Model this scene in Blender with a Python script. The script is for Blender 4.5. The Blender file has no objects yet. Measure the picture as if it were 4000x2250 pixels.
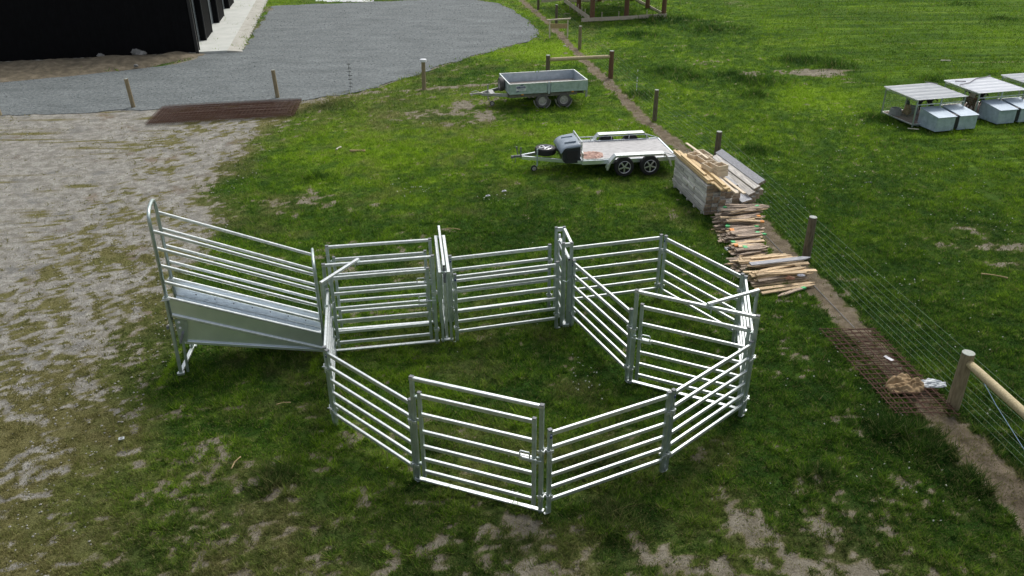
import bpy, math, random, numpy as np
from mathutils import Matrix, Vector, geometry
random.seed(7); RN = np.random.default_rng(11)
R = math.radians
scn = bpy.context.scene
col = scn.collection
# ------------------------------------------------------------------ camera
FOC, TH, ROLL, HC = 3201.0, 27.506, -0.307, 8.7
Fv = Vector((0, math.cos(R(TH)), -math.sin(R(TH)))); R0 = Vector((1, 0, 0)); U0 = R0.cross(Fv)
Rv = R0*math.cos(R(ROLL)) + U0*math.sin(R(ROLL)); Uv = U0*math.cos(R(ROLL)) - R0*math.sin(R(ROLL))
cd = bpy.data.cameras.new("camera"); cam = bpy.data.objects.new("camera", cd); col.objects.link(cam)
cd.sensor_width = 36; cd.lens = FOC/4000*36; cd.clip_end = 3000; cd.clip_start = .1
M = Matrix((Rv, Uv, -Fv)).transposed().to_4x4(); M.translation = Vector((0, 0, HC)); cam.matrix_world = M
scn.camera = cam
K = 4000/2576
def at(x, y, z=0.0):                      # where the line of sight through a photo point meets the height z
    d = Fv*FOC + Rv*(x*K-2000) - Uv*(y*K-1125)
    t = (z-HC)/d.z
    return Vector((d.x*t, d.y*t, z))
# ------------------------------------------------------------------ light
W = bpy.data.worlds.new("World"); scn.world = W; W.use_nodes = True
nt = W.node_tree; bg = nt.nodes["Background"]; sk = nt.nodes.new("ShaderNodeTexSky"); sk.sky_type = 'NISHITA'
SUN_EL, SUN_AZ = 52, 28                   # azimuth from +Y towards +X
sk.sun_disc = False; sk.sun_elevation = R(SUN_EL); sk.sun_rotation = R(SUN_AZ); sk.air_density = 1.0; sk.dust_density = 4.0; sk.ozone_density = 1.0
hs_ = nt.nodes.new('ShaderNodeHueSaturation'); hs_.inputs['Saturation'].default_value = .38; nt.links.new(sk.outputs[0], hs_.inputs['Color']); nt.links.new(hs_.outputs[0], bg.inputs[0]); bg.inputs[1].default_value = 0.13
sl = bpy.data.lights.new("sun", 'SUN'); so = bpy.data.objects.new("sun", sl); col.objects.link(so)
sl.energy = 1.5; sl.angle = R(14); sl.color = (1, .97, .92)
sd = Vector((math.sin(R(SUN_AZ))*math.cos(R(SUN_EL)), math.cos(R(SUN_AZ))*math.cos(R(SUN_EL)), math.sin(R(SUN_EL))))
so.rotation_euler = sd.to_track_quat('Z', 'Y').to_euler()
scn.view_settings.view_transform = 'Standard'; scn.view_settings.look = 'None'; scn.view_settings.exposure = 0.30; scn.view_settings.gamma = 1
scn.render.engine = 'CYCLES'; scn.render.resolution_x = 1024; scn.render.resolution_y = 576
# ------------------------------------------------------------------ materials
def mat(name, c1, c2=None, scale=6, rough=.6, metal=0.0, bump=0.0, bscale=40, stretch=(1, 1, 1), c3=None, rnd=0.0, r2=None, detail=6):
    m = bpy.data.materials.new(name); m.use_nodes = True; n = m.node_tree; N = n.nodes; L = n.links
    b = N["Principled BSDF"]; b.inputs["Roughness"].default_value = rough; b.inputs["Metallic"].default_value = metal
    c2 = c2 or c1
    tc = N.new("ShaderNodeTexCoord"); mp = N.new("ShaderNodeMapping"); mp.inputs["Scale"].default_value = stretch
    oi = N.new("ShaderNodeObjectInfo")
    L.new(tc.outputs["Object"], mp.inputs["Vector"])
    va = N.new("ShaderNodeVectorMath"); va.operation = 'ADD'
    ml = N.new("ShaderNodeMath"); ml.operation = 'MULTIPLY'; ml.inputs[1].default_value = 37.0
    L.new(oi.outputs["Random"], ml.inputs[0]); L.new(mp.outputs[0], va.inputs[0]); L.new(ml.outputs[0], va.inputs[1])
    nz = N.new("ShaderNodeTexNoise"); nz.inputs["Scale"].default_value = scale; nz.inputs["Detail"].default_value = detail; nz.inputs["Roughness"].default_value = .6
    L.new(va.outputs[0], nz.inputs["Vector"])
    cr = N.new("ShaderNodeValToRGB"); e = cr.color_ramp.elements
    e[0].position = .33; e[1].position = .67; e[0].color = (*c1, 1); e[1].color = (*c2, 1)
    if c3: x = e.new(.5); x.color = (*c3, 1)
    L.new(nz.outputs[0], cr.inputs[0]); out = cr.outputs[0]
    if rnd:
        mr = N.new("ShaderNodeMapRange"); mr.inputs[3].default_value = 1-rnd; mr.inputs[4].default_value = 1+rnd
        L.new(oi.outputs["Random"], mr.inputs[0])
        vm = N.new("ShaderNodeVectorMath"); vm.operation = 'SCALE'; L.new(out, vm.inputs[0]); L.new(mr.outputs[0], vm.inputs[3]); out = vm.outputs[0]
    L.new(out, b.inputs["Base Color"])
    if r2 is not None:
        m2 = N.new("ShaderNodeMapRange"); m2.inputs[3].default_value = rough; m2.inputs[4].default_value = r2
        L.new(nz.outputs[0], m2.inputs[0]); L.new(m2.outputs[0], b.inputs["Roughness"])
    if bump:
        n2 = N.new("ShaderNodeTexNoise"); n2.inputs["Scale"].default_value = bscale; n2.inputs["Detail"].default_value = 4
        L.new(va.outputs[0], n2.inputs["Vector"])
        bp = N.new("ShaderNodeBump"); bp.inputs["Strength"].default_value = bump; bp.inputs["Distance"].default_value = .02
        L.new(n2.outputs[0], bp.inputs["Height"]); L.new(bp.outputs[0], b.inputs["Normal"])
    return m
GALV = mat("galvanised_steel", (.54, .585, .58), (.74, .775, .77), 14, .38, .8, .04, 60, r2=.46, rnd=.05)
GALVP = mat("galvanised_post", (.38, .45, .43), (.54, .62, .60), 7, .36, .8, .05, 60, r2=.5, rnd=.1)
SHEET = mat("galvanised_sheet", (.68, .74, .78), (.84, .89, .93), 1.2, .32, .82, .015, 3, r2=.38)
OLDG = mat("weathered_galvanised", (.31, .41, .40), (.50, .60, .62), 7, .5, .35, .15, 8, c3=(.42, .52, .52))
OLDGI = mat("weathered_galvanised_inner", (.36, .43, .48), (.50, .57, .63), 6, .5, .35, .1, 8)
BOXG = mat("kennel_box_sheet", (.36, .47, .56), (.58, .69, .80), 5, .40, .35, .2, 5, c3=(.47, .58, .68))
LIDG = mat("kennel_lid_sheet", (.36, .45, .54), (.46, .55, .64), 3, .55, .05)
CAP = mat("grey_plastic_cap", (.13, .14, .15), (.19, .20, .21), 20, .5)
BLUE = mat("blue_sticker", (.02, .03, .16), None, 5, .4)
WHITE = mat("white_vinyl", (.75, .77, .80), (.68, .70, .74), 30, .4)
BLACKP = mat("black_plastic", (.012, .014, .02), (.03, .033, .04), 6, .45)
LIDP = mat("faded_grey_plastic", (.20, .25, .30), (.30, .36, .42), 4, .4)
RUBBER = mat("tyre_rubber", (.012, .012, .013), (.022, .022, .022), 20, .7)
RUBBERD = mat("dusty_tyre_rubber", (.07, .068, .065), (.13, .125, .12), 10, .8)
RIMD = mat("dusty_steel_rim", (.36, .35, .32), (.52, .51, .48), 12, .6, .2)
ALLOY = mat("alloy_spokes", (.75, .76, .78), (.6, .6, .62), 20, .3, .8)
DARKM = mat("dark_alloy_recess", (.012, .012, .014), None, 5, .5)
CHAS = mat("muddy_chassis", (.10, .095, .08), (.20, .19, .165), 8, .8)
DRAW = mat("grey_drawbar", (.30, .31, .30), (.44, .45, .44), 8, .55, .4)
AMBER = mat("amber_reflector", (.75, .28, .02), None, 5, .3)
PLY = mat("worn_deck_ply", (.34, .335, .33), (.56, .555, .55), 5, .75, 0, .15, 30, (1, 3, 1), c3=(.46, .455, .45))
PLY2 = mat("dusty_trailer_floor", (.26, .23, .21), (.40, .37, .35), 5, .8, 0, .15, 30)
WGREY = mat("weathered_grey_timber", (.38, .37, .35), (.84, .81, .75), 2.2, .85, 0, .5, 30, (1.2, 9, 9), c3=(.62, .59, .54), rnd=.30)
WTOP = mat("weathered_bluish_timber", (.26, .27, .29), (.46, .47, .50), 7, .75, 0, .3, 30, (1.2, 7, 7), rnd=.12)
WBRN = mat("sawn_end_timber", (.22, .16, .11), (.44, .35, .26), 14, .8, 0, .2, 30, rnd=.3)
WYEL = mat("fresh_yellow_timber", (.52, .36, .16), (.70, .54, .30), 8, .65, 0, .2, 30, (1, 9, 9), rnd=.1)
WPALE = mat("pale_box_timber", (.60, .47, .31), (.80, .70, .54), 8, .65, 0, .2, 30, (1, 9, 9), rnd=.1)
ST1 = mat("weathered_stake_timber", (.15, .115, .085), (.52, .42, .33), 9, .85, 0, .4, 30, (1.2, 9, 9), c3=(.34, .265, .20), rnd=.45)
ST2 = mat("split_pine_stake_timber", (.34, .24, .13), (.74, .58, .37), 8, .8, 0, .4, 30, (1.2, 9, 9), c3=(.58, .43, .26), rnd=.3)
STG = mat("green_marker_paint", (.03, .38, .10), (.08, .50, .18), 12, .6)
STO = mat("orange_marker_paint", (.70, .26, .04), None, 12, .6)
STR = mat("red_marker_paint", (.8, .04, .05), None, 12, .6)
POST = mat("treated_round_post", (.085, .068, .04), (.19, .155, .10), 5, .85, 0, .3, 20, (6, 6, 1), c3=(.13, .11, .07), rnd=.15)
POSTY = mat("pale_treated_post", (.20, .16, .09), (.34, .28, .17), 5, .85, 0, .3, 20, (6, 6, 1), rnd=.15)
POSTT = mat("weathered_post_top", (.30, .33, .29), (.42, .44, .40), 20, .8)
RAIL = mat("pine_rail", (.36, .29, .15), (.56, .48, .29), 6, .75, 0, .2, 25, (1, 8, 8))
RUSTP = mat("brown_treated_pole", (.11, .055, .03), (.20, .11, .06), 6, .85, 0, .2, 20, (6, 6, 1), rnd=.1)
BOARD = mat("pale_formwork_board", (.48, .40, .30), (.64, .56, .46), 5, .75, 0, .2, 25, (1, 8, 8), rnd=.12)
WIRE = mat("fence_wire", (.24, .34, .24), None, 5, .8, 0)
BWIRE = mat("blue_tie_wire", (.25, .38, .50), None, 5, .4)
RUST = mat("rusty_reinforcing_rod", (.075, .038, .026), (.15, .075, .048), 25, .85, .1)
CLAD = mat("black_cladding", (.004, .004, .0046), (.006, .006, .007), 3, .6)
CLAD.node_tree.nodes["Principled BSDF"].inputs["Specular IOR Level"].default_value = .08
FLASH = mat("black_flashing", (.012, .012, .014), None, 3, .4)
ROLL_ = mat("roller_door", (.16, .19, .20), (.20, .23, .24), 3, .4, .4)
CONC = mat("pale_concrete", (.46, .48, .44), (.56, .57, .53), 1.2, .8, 0, .1, 40)
CONC2 = mat("old_concrete_edge", (.33, .32, .27), (.46, .45, .40), 2.5, .85, 0, .2, 30)
ROOFW = mat("white_corrugated_sheet", (.60, .62, .63), (.70, .72, .72), 2.5, .6, .0)
ROOFW2 = mat("bright_corrugated_sheet", (.80, .82, .85), (.86, .88, .90), 2.5, .55, .0)
SLAT = mat("kennel_floor_slats", (.17, .125, .11), (.31, .24, .21), 6, .85, rnd=.1)
BOWL = mat("grey_rubber_tub", (.20, .20, .20), (.33, .33, .33), 12, .8)
TWINE = mat("grey_rope", (.18, .18, .20), None, 12, .8)
SACK = mat("brown_burlap", (.22, .15, .075), (.38, .27, .15), 9, .9, 0, .5, 60)
RAG = mat("pinkish_rag", (.42, .26, .21), (.56, .38, .31), 9, .9, 0, .5, 40)
POLY = mat("cloudy_plastic", (.38, .42, .44), (.56, .60, .62), 12, .35)
PAPER = mat("white_paper", (.60, .60, .64), None, 12, .6)
BONE = mat("dry_bone", (.55, .50, .40), (.72, .68, .58), 20, .7)
BONEY = mat("dry_straw_brown", (.35, .24, .12), (.50, .38, .20), 20, .8)
ROCK = mat("grey_rock", (.14, .14, .13), (.32, .31, .29), 4, .9, 0, .5, 10, rnd=.2)
LIME = mat("white_gravel", (.55, .56, .56), (.75, .76, .76), 9, .9, 0, .8, 20)
FURT = mat("tan_fur", (.20, .12, .05), (.36, .25, .13), 9, .9, 0, .6, 50)
FURB = mat("black_fur", (.012, .012, .014), (.03, .028, .028), 9, .75, 0, .4, 50)
FURR = mat("brindle_fur", (.05, .024, .012), (.13, .065, .03), 12, .85, 0, .5, 50)
FURW = mat("cream_fur", (.52, .44, .36), (.66, .58, .50), 9, .85, 0, .4, 50)
SOILM = mat("turned_soil", (.095, .078, .05), (.23, .19, .13), 3, .95, 0, 1.0, 9, c3=(.15, .125, .082), detail=10)
# ------------------------------------------------------------------ mesh building
class MB:
    def __init__(s): s.v = []; s.f = []; s.m = []; s.mi = 0
    def add(s, vs, fs):
        o = len(s.v); s.v += [tuple(v) for v in vs]; s.f += [tuple(i+o for i in f) for f in fs]; s.m += [s.mi]*len(fs); return s
    def bar(s, a, b, w, h, up=(0, 0, 1), ch=None, w2=None, h2=None):
        a = Vector(a); b = Vector(b); d = (b-a).normalized(); up = Vector(up)
        if abs(d.dot(up)) > .98: up = Vector((1, 0, 0)) if abs(d.x) < .9 else Vector((0, 1, 0))
        x = d.cross(up).normalized(); y = x.cross(d).normalized()
        if ch is None: ch = min(w, h)*.09
        vs = []
        for p, ww, hh in ((a, w, h), (b, w2 or w, h2 or h)):
            W2, H2 = ww/2, hh/2
            for (cx, cy) in ((W2-ch, -H2), (W2, -H2+ch), (W2, H2-ch), (W2-ch, H2), (-W2+ch, H2), (-W2, H2-ch), (-W2, -H2+ch), (-W2+ch, -H2)):
                vs.append(p+x*cx+y*cy)
        fs = [(i, (i+1) % 8, 8+(i+1) % 8, 8+i) for i in range(8)] + [tuple(range(7, -1, -1)), tuple(range(8, 16))]
        return s.add(vs, fs)
    def box(s, c, sz, ch=None):
        c = Vector(c); x = sz[0]/2
        return s.bar(c-Vector((x, 0, 0)), c+Vector((x, 0, 0)), sz[1], sz[2], ch=ch)
    def tube(s, pts, r, n=8, cap=True, taper=None):
        pts = [Vector(p) for p in pts]; rings = []
        up = Vector((0, 0, 1)); 
        for i, p in enumerate(pts):
            d = (pts[min(i+1, len(pts)-1)]-pts[max(i-1, 0)]).normalized()
            u = up if abs(d.dot(up)) < .95 else Vector((1, 0, 0))
            x = d.cross(u).normalized(); y = x.cross(d).normalized()
            rr = r if taper is None else r*taper[i]
            rings.append([p+x*math.cos(2*math.pi*k/n)*rr+y*math.sin(2*math.pi*k/n)*rr for k in range(n)])
        vs = [v for rg in rings for v in rg]; fs = []
        for i in range(len(pts)-1):
            for k in range(n):
                a = i*n+k; b = i*n+(k+1) % n; fs.append((a, b, b+n, a+n))
        if cap: fs += [tuple(range(n-1, -1, -1)), tuple((len(pts)-1)*n+k for k in range(n))]
        return s.add(vs, fs)
    def lathe(s, prof, c, axis, n=24, a0=0, a1=2*math.pi):
        c = Vector(c); ax = Vector(axis).normalized(); u = Vector((0, 0, 1)) if abs(ax.z) < .9 else Vector((1, 0, 0))
        x = ax.cross(u).normalized(); y = ax.cross(x).normalized(); full = a1-a0 > 6.28
        m = n if full else n+1; vs = []
        for (r, t) in prof:
            for k in range(m):
                an = a0+(a1-a0)*k/n; vs.append(c+ax*t+(x*math.cos(an)+y*math.sin(an))*r)
        fs = []
        for i in range(len(prof)-1):
            for k in range(n if full else m-1):
                a = i*m+k; b = i*m+(k+1) % m; fs.append((a, b, b+m, a+m))
        return s.add(vs, fs)
    def poly(s, pts, th):                      # plate: planar polygon given thickness vector
        pts = [Vector(p) for p in pts]; th = Vector(th); n = len(pts)
        vs = pts+[p+th for p in pts]
        return s.add(vs, [tuple(range(n-1, -1, -1)), tuple(range(n, 2*n))]+[(i, (i+1) % n, n+(i+1) % n, n+i) for i in range(n)])
    def build(s, name, mats, parent=None, loc=None, rotz=None, smooth=False):
        me = bpy.data.meshes.new(name); me.from_pydata(s.v, [], s.f)
        mats = mats if isinstance(mats, (list, tuple)) else [mats]
        for m in mats: me.materials.append(m)
        if len(mats) > 1: me.polygons.foreach_set("material_index", s.m)
        import bmesh
        bm = bmesh.new(); bm.from_mesh(me); bmesh.ops.recalc_face_normals(bm, faces=bm.faces); bm.to_mesh(me); bm.free()
        if smooth: me.polygons.foreach_set("use_smooth", [True]*len(me.polygons))
        o = bpy.data.objects.new(name, me); col.objects.link(o)
        if parent: o.parent = parent
        if loc is not None: o.location = loc
        if rotz is not None: o.rotation_euler.z = rotz
        return o
def tag(o, label=None, cat=None, group=None, kind=None):
    if label: o["label"] = label
    if cat: o["category"] = cat
    if group: o["group"] = group
    if kind: o["kind"] = kind
    return o
def empty(name, loc, rz=0):
    o = bpy.data.objects.new(name, None); col.objects.link(o); o.location = loc; o.rotation_euler.z = rz; o.empty_display_size = .2
    return o
def copy_tree(o, parent=None):
    c = o.copy(); col.objects.link(c)
    if parent: c.parent = parent
    for ch in list(o.children): copy_tree(ch, c)
    return c
def ell(cx, cy, rx, ry, n=12, z=0): return [(cx+rx*math.cos(2*math.pi*i/n), cy+ry*math.sin(2*math.pi*i/n), z) for i in range(n)]
# ------------------------------------------------------------------ ground cover fields
def hsh(ix, iy, s):
    h = (ix*374761393+iy*668265263+s*974634777) & 0xffffffff
    h = ((h ^ (h >> 13))*1274126177) & 0xffffffff
    return ((h ^ (h >> 16)) & 0xffff)/65535.0
def vn(x, y, s):
    ix = np.floor(x).astype(np.int64); iy = np.floor(y).astype(np.int64); fx = x-ix; fy = y-iy
    fx = fx*fx*(3-2*fx); fy = fy*fy*(3-2*fy)
    a = hsh(ix, iy, s); b = hsh(ix+1, iy, s); c = hsh(ix, iy+1, s); d = hsh(ix+1, iy+1, s)
    return (a*(1-fx)+b*fx)*(1-fy)+(c*(1-fx)+d*fx)*fy
def fbm(x, y, sc, s, o=4, g=.55):
    t = 0; a = 1; n = 0
    for i in range(o):
        ca, sa = math.cos(i*1.1+s), math.sin(i*1.1+s)
        t = t+a*vn((x*ca-y*sa)/sc*2**i+100, (x*sa+y*ca)/sc*2**i+100, s*17+i); n += a; a *= g
    t = t/n
    return np.clip((t-.5)*1.75+.5, 0, 1)
def ss(a, b, x): t = np.clip((x-a)/(b-a), 0, 1); return t*t*(3-2*t)
def P2(x, y): v = at(x, y); return (v.x, v.y)
def pip(x, y, poly):
    ins = np.zeros(x.shape, bool); n = len(poly)
    for i in range(n):
        x0, y0 = poly[i]; x1, y1 = poly[(i+1) % n]
        if y0 == y1: continue
        c = ((y0 > y) != (y1 > y)) & (x < (x1-x0)*(y-y0)/(y1-y0)+x0); ins ^= c
    return ins
def dseg(x, y, pl):
    d = np.full(x.shape, 1e9)
    for (x0, y0), (x1, y1) in zip(pl[:-1], pl[1:]):
        dx, dy = x1-x0, y1-y0; t = np.clip(((x-x0)*dx+(y-y0)*dy)/(dx*dx+dy*dy), 0, 1)
        d = np.minimum(d, np.hypot(x-x0-t*dx, y-y0-t*dy))
    return d
EDGE = [P2(*p) for p in [(800, 252), (700, 300), (645, 322), (655, 360), (660, 395), (625, 440), (590, 480), (570, 530), (540, 600), (480, 640), (440, 700), (425, 800), (405, 900), (340, 960), (300, 1060), (270, 1150), (240, 1260), (190, 1350), (150, 1449)]]
EDGE = sorted([(b, a) for a, b in EDGE]); EY = np.array([e[0] for e in EDGE]); EX = np.array([e[1] for e in EDGE])
FP = [(8.55, 5.9), (7.87, 12.0), (7.19, 18.09), (6.54, 25.07), (5.42, 30.39), (4.51, 37.27), (3.6, 43.72), (2.74, 50.84), (1.83, 56.4), (.6, 64.)]
STRIP = [(x-.34-(.06 if y < 13 else 0), y) for x, y in FP]
LF = [(-25, 30.4), (-19.96, 31.55), (-15.18, 32.62), (-9.74, 34.04), (-3.75, 35.38), (1.74, 38.93-2.2), (4.51, 37.0)]
DRV = [P2(*p) for p in [(-900, 318), (-300, 296), (0, 289), (200, 283), (380, 274), (600, 262), (760, 252), (850, 240), (950, 220), (1060, 182), (1160, 150), (1260, 122), (1330, 103), (1356, 86), (1340, 62), (1300, 32), (1255, 8), (1200, -1), (1120, -1), (1000, 2), (850, 8), (700, 14), (686, 16), (608, 132), (500, 136), (482, 150), (440, 160), (300, 179), (120, 190), (0, 202), (-300, 224), (-900, 262)]]
# bare spots: photo x, y, half sizes in metres, strength
SP = [(1840, 1345, .45, .3, .35), (1650, 1380, .5, .3, .25), (1950, 1420, 1.0, .3, .28), (1500, 1430, .9, .3, .15), (1850, 1290, .25, .5, .7), (2180, 1420, .6, .3, .4), (2060, 1350, .5, .25, .4),
      (690, 1300, .5, .4, .35), (740, 515, 1.0, 1.1, .55), (1065, 285, .8, .6, .6), (1165, 268, .5, .9, .65), (1215, 292, .5, .6, .5), (1125, 312, .8, .4, .4), (1000, 300, .9, .8, .3),
      (2035, 184, 1.1, .55, 1), (2110, 179, .7, .35, .9), (1890, 187, .5, .4, .8), (2440, 575, .9, .5, .5), (2500, 620, 1.2, .35, .8), (2560, 665, 1.0, .3, .7), (1590, 1090, .5, .3, .2), (1040, 700, .5, .4, .45), (1310, 1360, .6, .35, .4), (620, 1180, .6, .4, .3),
      (1750, 160, .8, .6, .3), (2480, 710, .5, .3, .4), (900, 520, .5, .3, .4), (1270, 1300, .5, .3, .3)]
# lush tufts: photo x, y, radius
TU = [(800, 447, .42), (1690, 182, 1.1), (1740, 196, .9), (1880, 205, 1.5), (1840, 190, 1.), (2050, 155, 1.4), (1990, 152, .8), (2110, 170, 1.), (2520, 50, 1.), (2420, 12, 1.2), (1610, 240, .8), (1690, 52, 2.2), (1800, 75, 1.8), (1600, 90, 1.3), (2340, 200, .8), (1900, 240, .7),
      (1100, 1120, .3), (2260, 1090, .6), (2060, 1200, .3), (690, 1210, .45), (1900, 700, .5), (1560, 1300, .5), (2400, 1130, .8), (2480, 1210, .7), (820, 268, 1.), (1900, 380, .5), (2200, 300, .8), (1530, 1170, .6)]
def fields(x, y):
    n1 = fbm(x, y, 1.3, 1, 4); n2 = fbm(x, y, .42, 2, 4, .65); n3 = fbm(x, y, .14, 6, 3, .7); n4 = np.where(y < 24, vn(x/.060+900, y/.060+900, 77), vn(x/.17+900, y/.17+900, 78)); nb = fbm(x, y, 7, 3, 3); nbb = fbm(x, y, 2.6, 4, 3)
    cov = .95+.20*(nb-.5)
    cov = cov-.20*ss(26, 33, y)*ss(2, -4, x)*(y < 40)
    near = ss(11.5, 6.5, y); cov = cov-.30*near-.07*near*ss(2, -3, x)
    cov = cov-.08*ss(19, 10, y)
    # gravelly yard on the left
    ex = np.interp(y, EY, EX)+(nbb-.5)*1.8
    lf = ss(-.9, 1.3, ex-x)
    lc = np.interp(y, [5, 8, 11, 13, 15, 17, 20, 24, 30, 36], [.66, .64, .64, .60, .50, .38, .27, .22, .28, .28])+.30*(nbb-.5)
    dep = ex-x; lc = lc-.12*ss(2, 8, dep)
    lf = lf*(y < 33.4+.24*(x+15.2))
    cov = cov*(1-lf)+lc*lf
    for (px, py, rx, ry, st) in SP:
        cx, cy = P2(px, py); d = ((x-cx)/rx)**2+((y-cy)/ry)**2
        cov = cov-.85*st*np.exp(-d*.9)
    ds = dseg(x, y, STRIP)
    st = ss(.42, .20, ds+(n2-.5)*.25+.08*ss(20, 30, y)+.10*ss(11.3, 12.2, y)*ss(15, 14, y)-.04*ss(11.8, 10.8, y))
    cov = cov-.85*st
    d2 = dseg(x, y, LF); cov = cov-.35*ss(.36, .1, d2)*ss(-9, -6, x)
    nn = np.clip((n1*.15+n2*.31+n3*.38+n4*.16-.5)*2.1+.5, 0, 1)
    g = np.clip((cov-nn)/.34+.5, 0, 1)
    drv = pip(x, y, DRV); g = np.where(drv, 0, g)
    tuft = np.zeros_like(x)
    for (px, py, r) in TU:
        cx, cy = P2(px, py); d = ((x-cx)/r)**2+((y-cy)/(r*.8))**2; tuft = np.maximum(tuft, np.exp(-d*1.2))
    tuft = np.clip(tuft*(.55+.9*fbm(x, y, .7, 9, 3)), 0, 1.3)
    # tone: 0 dark green, .5 mid, 1 yellow green ; dry: olive brown
    tone = .49+(.46-.22*ss(3, 8, x))*(fbm(x, y, 3.2, 5, 4)-.5)+.30*(n2-.5)
    def blob(px, py, rx, ry):
        cx, cy = P2(px, py); return np.exp(-((x-cx)/rx)**2-((y-cy)/ry)**2)
    tone = tone+.5*blob(1390, 335, 1.9, 1.0)+.35*blob(1430, 335, 1., .6)+.42*blob(2060, 250, 2.2, 2.4)+.45*blob(1340, 135, 3, 2.5)+.2*blob(950, 390, 6, 4)+.25*blob(1450, 110, 2.5, 3)
    tone = tone+.12*ss(18, 30, y)-.08*ss(20, 14, y)*ss(-4, 2, x)+.07*near
    for (q0, q1) in (((452, 878), (402, 968)), ((796, 898), (784, 935))): tone = tone+.8*ss(.10, .03, dseg(x, y, [P2(*q0), P2(*q1)]))
    tone = tone-.42*tuft+.26*(n2-.5)+.26*(n3-.5)+.34*(n4-.5)
    dry = -.10+lf*.70+.75*np.clip(fbm(x, y, .95, 71, 4, .65)-.42, 0, 1)*ss(6.5, 4.5, x)+.30*np.clip(n3-.5, 0, 1)+.14*ss(16, 9, y)*ss(3, -5, x)+.02*ss(12, 7, y)+.3*st+.22*(nb-.5)+.15*ss(24, 32, y)*(x < 0)*(y < 36)
    dry = dry+.30*(1-np.clip(cov, 0, 1))+.55*np.clip(nn-cov+.28, 0, .5)
    return g, np.clip(tone, 0, 1), np.clip(dry, 0, 1), tuft, lf, st, drv, n2
def axis(a, b, lo, hi, st):
    c = list(np.arange(a, b+1e-6, st)); v = a; s = st
    L_ = []
    while v > lo: s *= 1.35; v -= s; L_.append(v)
    v = b; s = st; H_ = []
    while v < hi: s *= 1.35; v += s; H_.append(v)
    return np.array(L_[::-1]+c+H_)
GX = axis(-12, 13, -900, 900, .14); 
ysteps = [3.0]
while ysteps[-1] < 80: ysteps.append(ysteps[-1]+max(.10, .0055*ysteps[-1]))
while ysteps[-1] < 1500: ysteps.append(ysteps[-1]*1.25)
GY = np.array([-600, -250, -100, -40, -15, -5, 0, 1.5]+ysteps)
gx, gy = np.meshgrid(GX, GY); fx = gx.ravel(); fy = gy.ravel()
g, tone, dry, tuft, lf, stp, drv, n2 = fields(fx, fy)
gz = (fbm(fx, fy, 1.6, 21, 4)-.5)*.05-.012+.06*tuft+(n2-.5)*.05*g
gz = np.where(drv | (dseg(fx, fy, DRV+DRV[:1]) < .35), np.minimum(gz, -.012), gz)
gz = np.where(fy > 90, -.03, gz)
gz = np.minimum(gz, .035+.06*tuft)
nx = len(GX); ny = len(GY)
me = bpy.data.meshes.new("ground"); me.vertices.add(nx*ny); me.vertices.foreach_set("co", np.stack([fx, fy, gz], 1).ravel())
ii, jj = np.meshgrid(np.arange(nx-1), np.arange(ny-1)); a = (jj*nx+ii).ravel(); quads = np.stack([a, a+1, a+nx+1, a+nx], 1)
me.loops.add(quads.size); me.polygons.add(len(quads)); me.loops.foreach_set("vertex_index", quads.ravel())
me.polygons.foreach_set("loop_start", np.arange(len(quads))*4); me.polygons.foreach_set("use_smooth", np.ones(len(quads), bool)); me.update()
for nm, arr in (("cover", g), ("tone", tone), ("dry", dry), ("gravelly", lf), ("soil", stp)):
    at_ = me.attributes.new(nm, 'FLOAT', 'POINT'); at_.data.foreach_set("value", arr.astype(np.float32))
ground = bpy.data.objects.new("ground", me); col.objects.link(ground); tag(ground, "grassy ground worn to bare gravelly earth in patches", kind="structure")
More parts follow.
